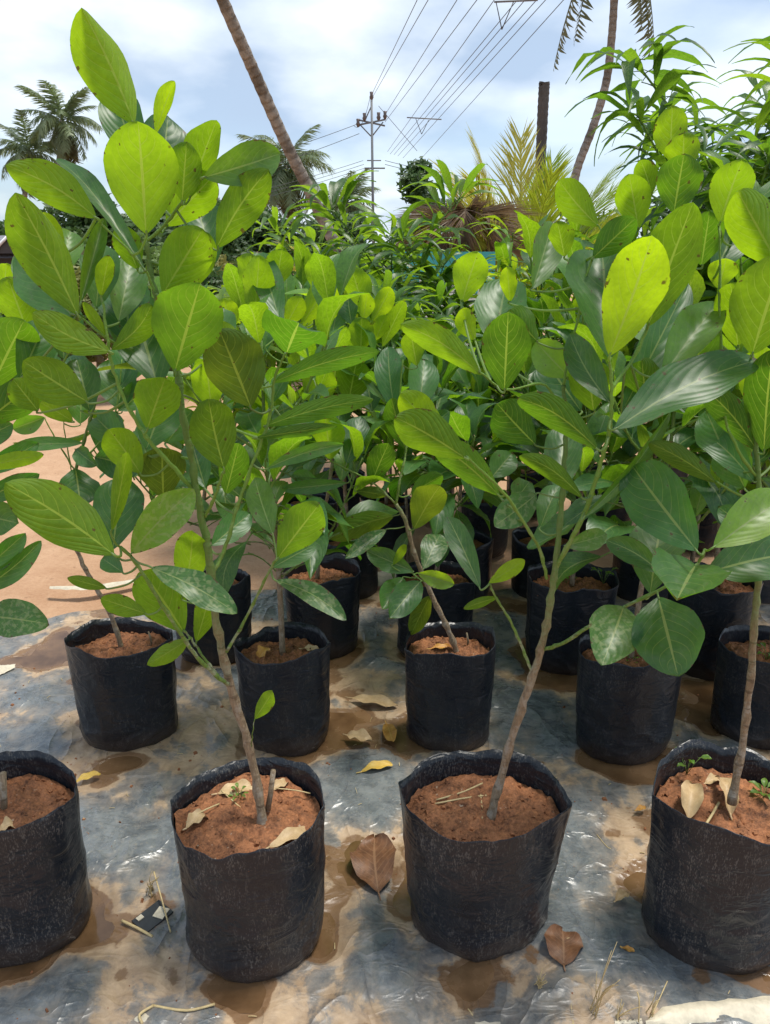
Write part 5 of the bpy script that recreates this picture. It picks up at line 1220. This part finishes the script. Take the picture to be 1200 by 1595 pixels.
# young yellow palms
def young_palm(base, label, seed, specs):
    root = empty('young_palm', base); rs = random.Random(seed)
    for az, el, L, mat, dr in specs:
        me = frond_mesh('frond', L, M[mat], dr + (.7 if dr > 1.2 else 0), 92, L * (.30 if dr < 1.2 else .5), .10 if mat != 'frond_dry' else .9, seed + int(az), .010, .020, 3.2); o = link('frond', me, root); a = R(az); e = R(el)
        d = Vector((math.cos(a), math.sin(a), 0)); A = d * math.cos(e) + Vector((0, 0, math.sin(e)))
        o.matrix_local = Matrix.Translation(Vector((0, 0, .1))) @ frame(A, Vector((0, 0, 1)) * math.cos(e) - d * math.sin(e)).to_4x4()
    MB().tube([Vector((0, 0, -.1)), Vector((0, 0, .15)), Vector((0, 0, .35))], [.09, .08, .05], 10).build('trunk', M['ptrunk'], root)
    tag(root, label, 'palm tree')
young_palm((at(815, 400, 7.0).x, 7.0, 0.35), 'young palm with lime and yellow upright fronds right of centre', 70, [
    (100, 86, 1.75, 'frond_yellow', .1), (170, 80, 1.7, 'frond_yellow', .15), (190, 70, 1.6, 'frond_yellow', .2), (70, 76, 1.5, 'frond_lime', .3), (130, 72, 1.6, 'frond_yellow', .3), (20, 68, 1.65, 'frond_lime', .35), (280, 78, 1.5, 'frond_lime', .3), (225, 72, 1.5, 'frond_yellow', .3), (50, 82, 1.6, 'frond_lime', .2), (0, 74, 1.6, 'frond_lime', .3), (-30, 64, 1.6, 'frond_lime', .35), (30, 58, 1.5, 'frond_lime', .45), (10, 66, 1.4, 'frond_lime', .4), (-60, 62, 1.3, 'frond_lime', .5), (200, 60, 1.4, 'frond_yellow', .5), (-120, 68, 1.3, 'frond_lime', .5)])
young_palm((at(722, 400, 6.6).x, 6.6, 1.2), 'withered palm with brown and yellow drooping fronds at centre right', 71, [
(180, 76, 0.69, 'frond_dry', 1.9), (150, 82, 0.66, 'frond_dry', 1.7), (120, 80, 0.72, 'frond_dry', 1.6), (20, 78, 0.69, 'frond_dry', 1.8), (-60, 80, 0.66, 'frond_dry', 1.8), (240, 74, 0.69, 'frond_dry', 1.9), (300, 72, 0.62, 'frond_yellow', 1.9), (200, 66, 0.66, 'frond_yellow', 1.7), (330, 78, 0.69, 'frond_dry', 1.7), (90, 80, 0.75, 'frond_dry', 1.5), (270, 62, 0.59, 'frond_yellow', 1.8), (265, 80, 0.75, 'frond_dry', 1.6)])
young_palm((at(555, 400, 8.0).x, 8.0, 0.3), 'small yellow palm glimpsed between central mango leaves', 72, [
    (0, 60, 1.2, 'frond_yellow', .6), (120, 62, 1.2, 'frond_yellow', .6), (240, 58, 1.2, 'frond_yellow', .6), (180, 70, 1.2, 'frond_yellow', .5), (300, 50, 1.1, 'frond_lime', .8)])

# ------------------------------------------------------------------ utility pole, wires
M['steel'] = simple('galvanised_steel', (.16, .17, .18), .5, .2, 8); M['ceramic'] = simple('insulator', (.12, .09, .08), .3, .2, 8); M['wire'] = simple('wire_black', (.05, .055, .06), .5, .1, 5)
YP = 45
pb = at(583, 420, YP); pt = at(579, 150, YP); pr = empty('utility_pole', pb)
MB().tube([Vector((0, 0, -2)), pt - pb], [.09, .06], 8).build('post', M['steel'], pr)
def rel(px, py): return at(px, py, YP) - pb
for (a, b, rr) in (((557, 195), (601, 186), .045), ((560, 187), (600, 196), .045), ((568, 262), (600, 262), .04), ((572, 250), (594, 250), .03)):
    MB().tube([rel(*a), rel(*b)], rr, 6).build('crossarm', M['steel'], pr)
for (a, b) in (((562, 195), (578, 212)), ((597, 190), (580, 212)), ((570, 185), (579, 165))):
    MB().tube([rel(*a), rel(*b)], .035, 5).build('brace', M['steel'], pr)
for x, y in ((558, 190), (568, 181), (590, 180), (600, 178), (579, 148)):
    c = rel(x, y); MB().tube([c - Vector((0, 0, .25)), c - Vector((0, 0, .1)), c, c + Vector((0, 0, .15))], [.05, .12, .08, .1], 8).build('insulator', M['ceramic'], pr)
tag(pr, 'steel utility pole with crossarms and insulators in the distance', 'utility pole')
WL = ['outermost left', 'second from left', 'third from left', 'fourth from left', 'fifth from left', 'sixth from left', 'seventh from left', 'eighth from left', 'ninth from left', 'outermost right']
far = [(578, 150), (579, 154), (598, 182), (600, 190), (604, 236), (608, 240), (614, 241), (620, 243), (628, 246), (652, 252)]
topx = [650, 667, 712, 743, 770, 806, 818, 836, 850, 878]
def wire(a, b, sag, label, ext=0.0, r=.011, group=None):
    if ext: a2 = a + (a - b) * ext
    else: a2 = a
    pts = []
    for i in range(25):
        t = i / 24; p = a2.lerp(b, t); p = p - Vector((0, 0, sag * 4 * t * (1 - t))); pts.append(p)
    o = MB().tube([p - a2 for p in pts], r, 5, False).build('power_line', M['wire']); o.location = a2
    tag(o, label, 'wire', group)
for i in range(10):
    wire(at(topx[i], 0, 22.5), at(far[i][0], far[i][1], 45 if i < 4 else 52), .0, f'overhead wire running towards the pole, {WL[i]} of the fan at the top edge', .5, .011, 'overhead wires fanning to the pole')
wire(at(300, 262, 40), at(560, 192, 45), .35, 'upper wire running left from the pole crossarm', 0.6, .014)
wire(at(300, 282, 40), at(560, 208, 45), .35, 'second wire running left from the pole', 0.6, .014)
wire(at(300, 312, 40), at(566, 250, 45), .3, 'third wire running left from the pole', 0.6, .012)
wire(at(300, 318, 40), at(567, 256, 45), .3, 'fourth wire running left from the pole', 0.6, .012)
wire(at(300, 325, 40), at(568, 262, 45), .3, 'lowest wire running left from the pole', 0.6, .012)
wire(at(780, 274, 48), at(600, 250, 45), .3, 'upper wire running right from the pole', .5, .014); wire(at(780, 280, 48), at(600, 256, 45), .3, 'lower wire running right from the pole', .5, .014)
wire(at(650, 235, 44), at(590, 165, 45), .0, 'slanting stay wire just right of the pole', 0, .014)
wire(at(551, 195, 45), at(577, 150, 45), .6, 'jumper wire looping left of the pole top', 0, .012)
def spacer(bar, leg, Y, label):
    c = at(*bar[0], Y); root = empty('wire_spacer', c)
    MB().tube([at(*bar[0], Y) - c, at(*bar[1], Y) - c], .022, 6).build('bar', M['steel'], root)
    for p in bar[2:]:
        MB().tube([at(*p, Y) - c, at(*leg, Y) - c], .013, 5).build('strut', M['wire'], root)
    tag(root, label, 'wire spacer')
spacer([(634, 183), (688, 186), (648, 185), (668, 187)], (657, 209), 33, 'small spacer bar clamped across the wires above the far trees')
spacer([(770, 3), (838, 0), (773, 3), (800, 3)], (782, 46), 22, 'spacer bar clamped across the wires at the top edge')

# ------------------------------------------------------------------ house, painted board, far trees
H = at(-20, 385, 38); root = empty('house', (H.x, 38, 0))
M['rooft'] = simple('grey_roof_tiles', (.20, .20, .22), .7, .3, 2.0, stretch=(1, 1, 4)); M['hwall'] = simple('dark_boards', (.05, .048, .05), .8, .3, 2); M['trim'] = simple('white_trim', (.7, .7, .72), .6, .1, 3)
def hz(py): return at(20, py, 38).z
zt, ze, zb = hz(366), hz(402), hz(440)
MB().box((0, 1.0, (ze + zb) / 2 - .6), (4.4, 5, ze - zb + 1.4)).build('wall', M['hwall'], root, False)
m = MB(); m.poly([(-3.2, -2.0, ze), (2.75, -2.0, ze), (2.3, .8, zt), (-3.2, .8, zt)]); m.poly([(2.75, -2.0, ze), (2.75, 3.4, ze), (2.3, .8, zt)]); m.poly([(2.75, 3.4, ze), (-3.2, 3.4, ze), (-3.2, .8, zt), (2.3, .8, zt)])
m.build('roof', M['rooft'], root, False)
gx = at(18, 390, 36).x - H.x; gz0, gz1 = hz(390), hz(374)
m = MB(); m.poly([(gx - .75, -2.15, gz0 - .15), (gx + .75, -2.15, gz0 - .15), (gx, -2.15, gz1)]); m.build('gable', M['hwall'], root, False)
MB().tube([Vector((gx - .9, -2.25, gz0 - .2)), Vector((gx, -2.25, gz1 + .08))], .07, 5).build('gable_trim', M['trim'], root); MB().tube([Vector((gx + .9, -2.25, gz0 - .2)), Vector((gx, -2.25, gz1 + .08))], .07, 5).build('gable_trim', M['trim'], root)
m = MB(); m.poly([(gx - .9, -2.2, gz0 - .2), (gx, -2.2, gz1 + .05), (gx, -.2, gz1 + .05), (gx - .9, -.9, gz0 - .2)]); m.poly([(gx + .9, -2.2, gz0 - .2), (gx, -2.2, gz1 + .05), (gx, -.2, gz1 + .05), (gx + .9, -.9, gz0 - .2)]); m.build('gable_roof', M['rooft'], root, False)
tag(root, 'low house with grey roof and white gable trim at the left edge', 'house')

bc = at(690, 460, 6.0); root = empty('painted_board', (bc.x, 6.0, G0))
M['teal'] = simple('teal_paint', (.06, .36, .38), .5, .12, 6); M['cream'] = simple('white_paint', (.74, .76, .74), .5, .06, 6); M['ink'] = simple('dark_paint', (.05, .09, .08), .5, .1, 6)
bw = at(770, 460, 6).x - at(612, 460, 6).x; bz0, bz1 = at(690, 560, 6).z - G0, at(690, 392, 6).z - G0
MB().box((0, 0, (bz0 + bz1) / 2), (bw, .04, bz1 - bz0)).build('panel', M['teal'], root, False)
MB().box((.06, -.024, (bz0 + bz1) / 2 - .06), (bw * .62, .004, (bz1 - bz0) * .66)).build('white_field', M['cream'], root, False)
for sx in (-1, 1): MB().box((sx * bw * .46, .045, bz1 / 2), (.05, .05, bz1)).build('leg', M['steel'], root, False)
rs = random.Random(9)
for i in range(9):                              # painted scrolls
    cx, cz = .06 + (i % 3 - 1) * bw * .19, (bz0 + bz1) / 2 - .06 + (i // 3 - 1) * (bz1 - bz0) * .21
    pts = [Vector((cx + .012 * k ** .7 * math.cos(k * .55 + i), -.030, cz + .012 * k ** .7 * math.sin(k * .55 + i))) for k in range(1, 15)]
    MB().tube(pts, .006, 5).build('scroll', M['ink'] if i % 2 else M['teal'], root)
tag(root, 'teal and white painted board with scrolls behind the mango saplings', 'painted board')

def foliage_mat(name, c1, c2):
    nt = NT(name); oc = nt.coords('Object'); n = nt.noise(oc, .9, 5, .6)
    c = nt.mix(nt.ramp(n, .35, .65), c1, c2); p = nt.pbr(c, .5, .3); t = nt.n.new('ShaderNodeBsdfTranslucent'); nt.put(t.inputs[0], tuple(k * 1.6 for k in c2))
    mx = nt.n.new('ShaderNodeMixShader'); nt.put(mx.inputs[0], .3); nt.put(mx.inputs[1], p); nt.put(mx.inputs[2], t.outputs[0]); return nt.done(mx.outputs[0])
M['fol1'] = foliage_mat('far_foliage_dark', (.025, .06, .02), (.07, .13, .035)); M['fol2'] = foliage_mat('far_foliage_light', (.06, .12, .025), (.14, .22, .05)); M['fol3'] = foliage_mat('far_foliage_olive', (.10, .12, .03), (.22, .22, .05))
def tree(px, Y, py_top, wpx, label, seed, mat='fol1', leafs=.22, n=2600, py_bot=430):
    rs = random.Random(seed); x = at(px, 400, Y).x; zt = at(px, py_top, Y).z; hw = wpx / FPX * Y / 2
    root = empty('tree', (x, Y, G0))
    th = zt * .5
    MB().tube(spline([Vector((0, 0, -.2)), Vector((.1, 0, th * .5)), Vector((-.1, 0, th)), Vector((0, 0, zt * .85))], 4), [.22 * hw / 2 * (1 - .06 * k) for k in range(13)], 8).build('trunk', M['bark'], root)
    lobes = [(Vector((rs.uniform(-.65, .65) * hw, rs.uniform(-.5, .5) * hw, zt * rs.uniform(.3, .82))), hw * rs.uniform(.28, .5)) for _ in range(11)] + [(Vector((0, 0, zt * .86)), hw * .3)]
    for c, _ in lobes[:5]: MB().tube([Vector((0, 0, th * .6)), c * .6 + Vector((0, 0, th * .2)), c], [.07 * hw / 2, .05 * hw / 2, .02 * hw / 2], 5).build('limb', M['bark'], root)
    v = np.zeros((n * 4, 3)); k = 0
    for i in range(n):
        c, r = rs.choice(lobes); d = Vector((rs.gauss(0, 1), rs.gauss(0, 1), rs.gauss(0, 1))).normalized(); p = c + d * r * (rs.random() ** .4) * (1 + .25 * noise.noise(d * 3 + c))
        p.z = min(p.z, zt * 1.02); a = Vector((rs.gauss(0, 1), rs.gauss(0, 1), rs.gauss(0, .6))).normalized(); b = a.orthogonal().normalized(); s = leafs * rs.uniform(.5, 1.2)
        for q in (-a * s, b * s * .45, a * s, -b * s * .45): v[k] = p + q; k += 1
    link('crown', mesh_of('crown', v.tolist(), [(4 * i, 4 * i + 1, 4 * i + 2, 4 * i + 3) for i in range(n)], M[mat], False), root)
    tag(root, label, 'tree')
tree(655, 42, 232, 92, 'round-topped tree standing right of the pole', 81, 'fol1', .22, 3500)
tree(165, 30, 300, 140, 'leafy tree beyond the tall left plant', 82, 'fol1', .20, 3500)
tree(250, 34, 285, 150, 'broad tree seen between leaves of the tall left plant', 83, 'fol1', .20, 3500)
tree(210, 16, 362, 160, 'light green bush behind the tall left plant', 84, 'fol2', .10, 3500)
tree(135, 20, 372, 110, 'low green bush beside the grey-roofed house', 85, 'fol2', .10, 3000)
tree(330, 28, 300, 140, 'dark tree behind the upper leaves left of the leaning trunk', 86, 'fol1', .18, 3500)
tree(415, 30, 325, 120, 'dark tree at the foot of the leaning trunk', 87, 'fol1', .18, 3200)
tree(520, 36, 330, 130, 'dark tree below the pole', 88, 'fol1', .2, 3200)
tree(760, 40, 335, 170, 'low dark tree behind the withered palm', 89, 'fol1', .2, 3200)
tree(900, 30, 330, 170, 'tree behind the lime palm fronds', 90, 'fol1', .18, 3200)
tree(20, 70, 350, 180, 'distant tree mass at the left edge', 91, 'fol1', .4, 3200)
tree(1090, 14, 290, 260, 'dense dark tree behind the upper right mango foliage', 93, 'fol1', .12, 4500)
tree(1230, 12, 240, 260, 'dense tree at the right edge behind the mango foliage', 94, 'fol1', .12, 4500)
tree(300, 12, 388, 150, 'olive shrub on the sand behind the left plants', 95, 'fol3', .07, 3500)
tree(640, 14, 380, 200, 'low shrub behind the central saplings', 96, 'fol1', .09, 3500)
for i, (px, Y, pt_, w_, mat_, lab) in enumerate((
        (20, 6.6, 428, 170, 'fol2', 'yellowish shrub on the sand at the left edge'), (120, 7.2, 405, 170, 'fol3', 'olive shrub on the sand behind the left stems'),
        (215, 6.8, 410, 160, 'fol2', 'yellow-green shrub behind the tall left trunk'), (320, 7.4, 400, 170, 'fol1', 'dark shrub between the left plant and the central rows'),
        (-70, 6.2, 420, 160, 'fol1', 'shrub just beyond the left edge'), (430, 8.0, 395, 170, 'fol1', 'dark shrub behind the bright mango saplings'))):
    tree(px, Y, pt_, w_, lab, 120 + i, mat_, .045, 4000)
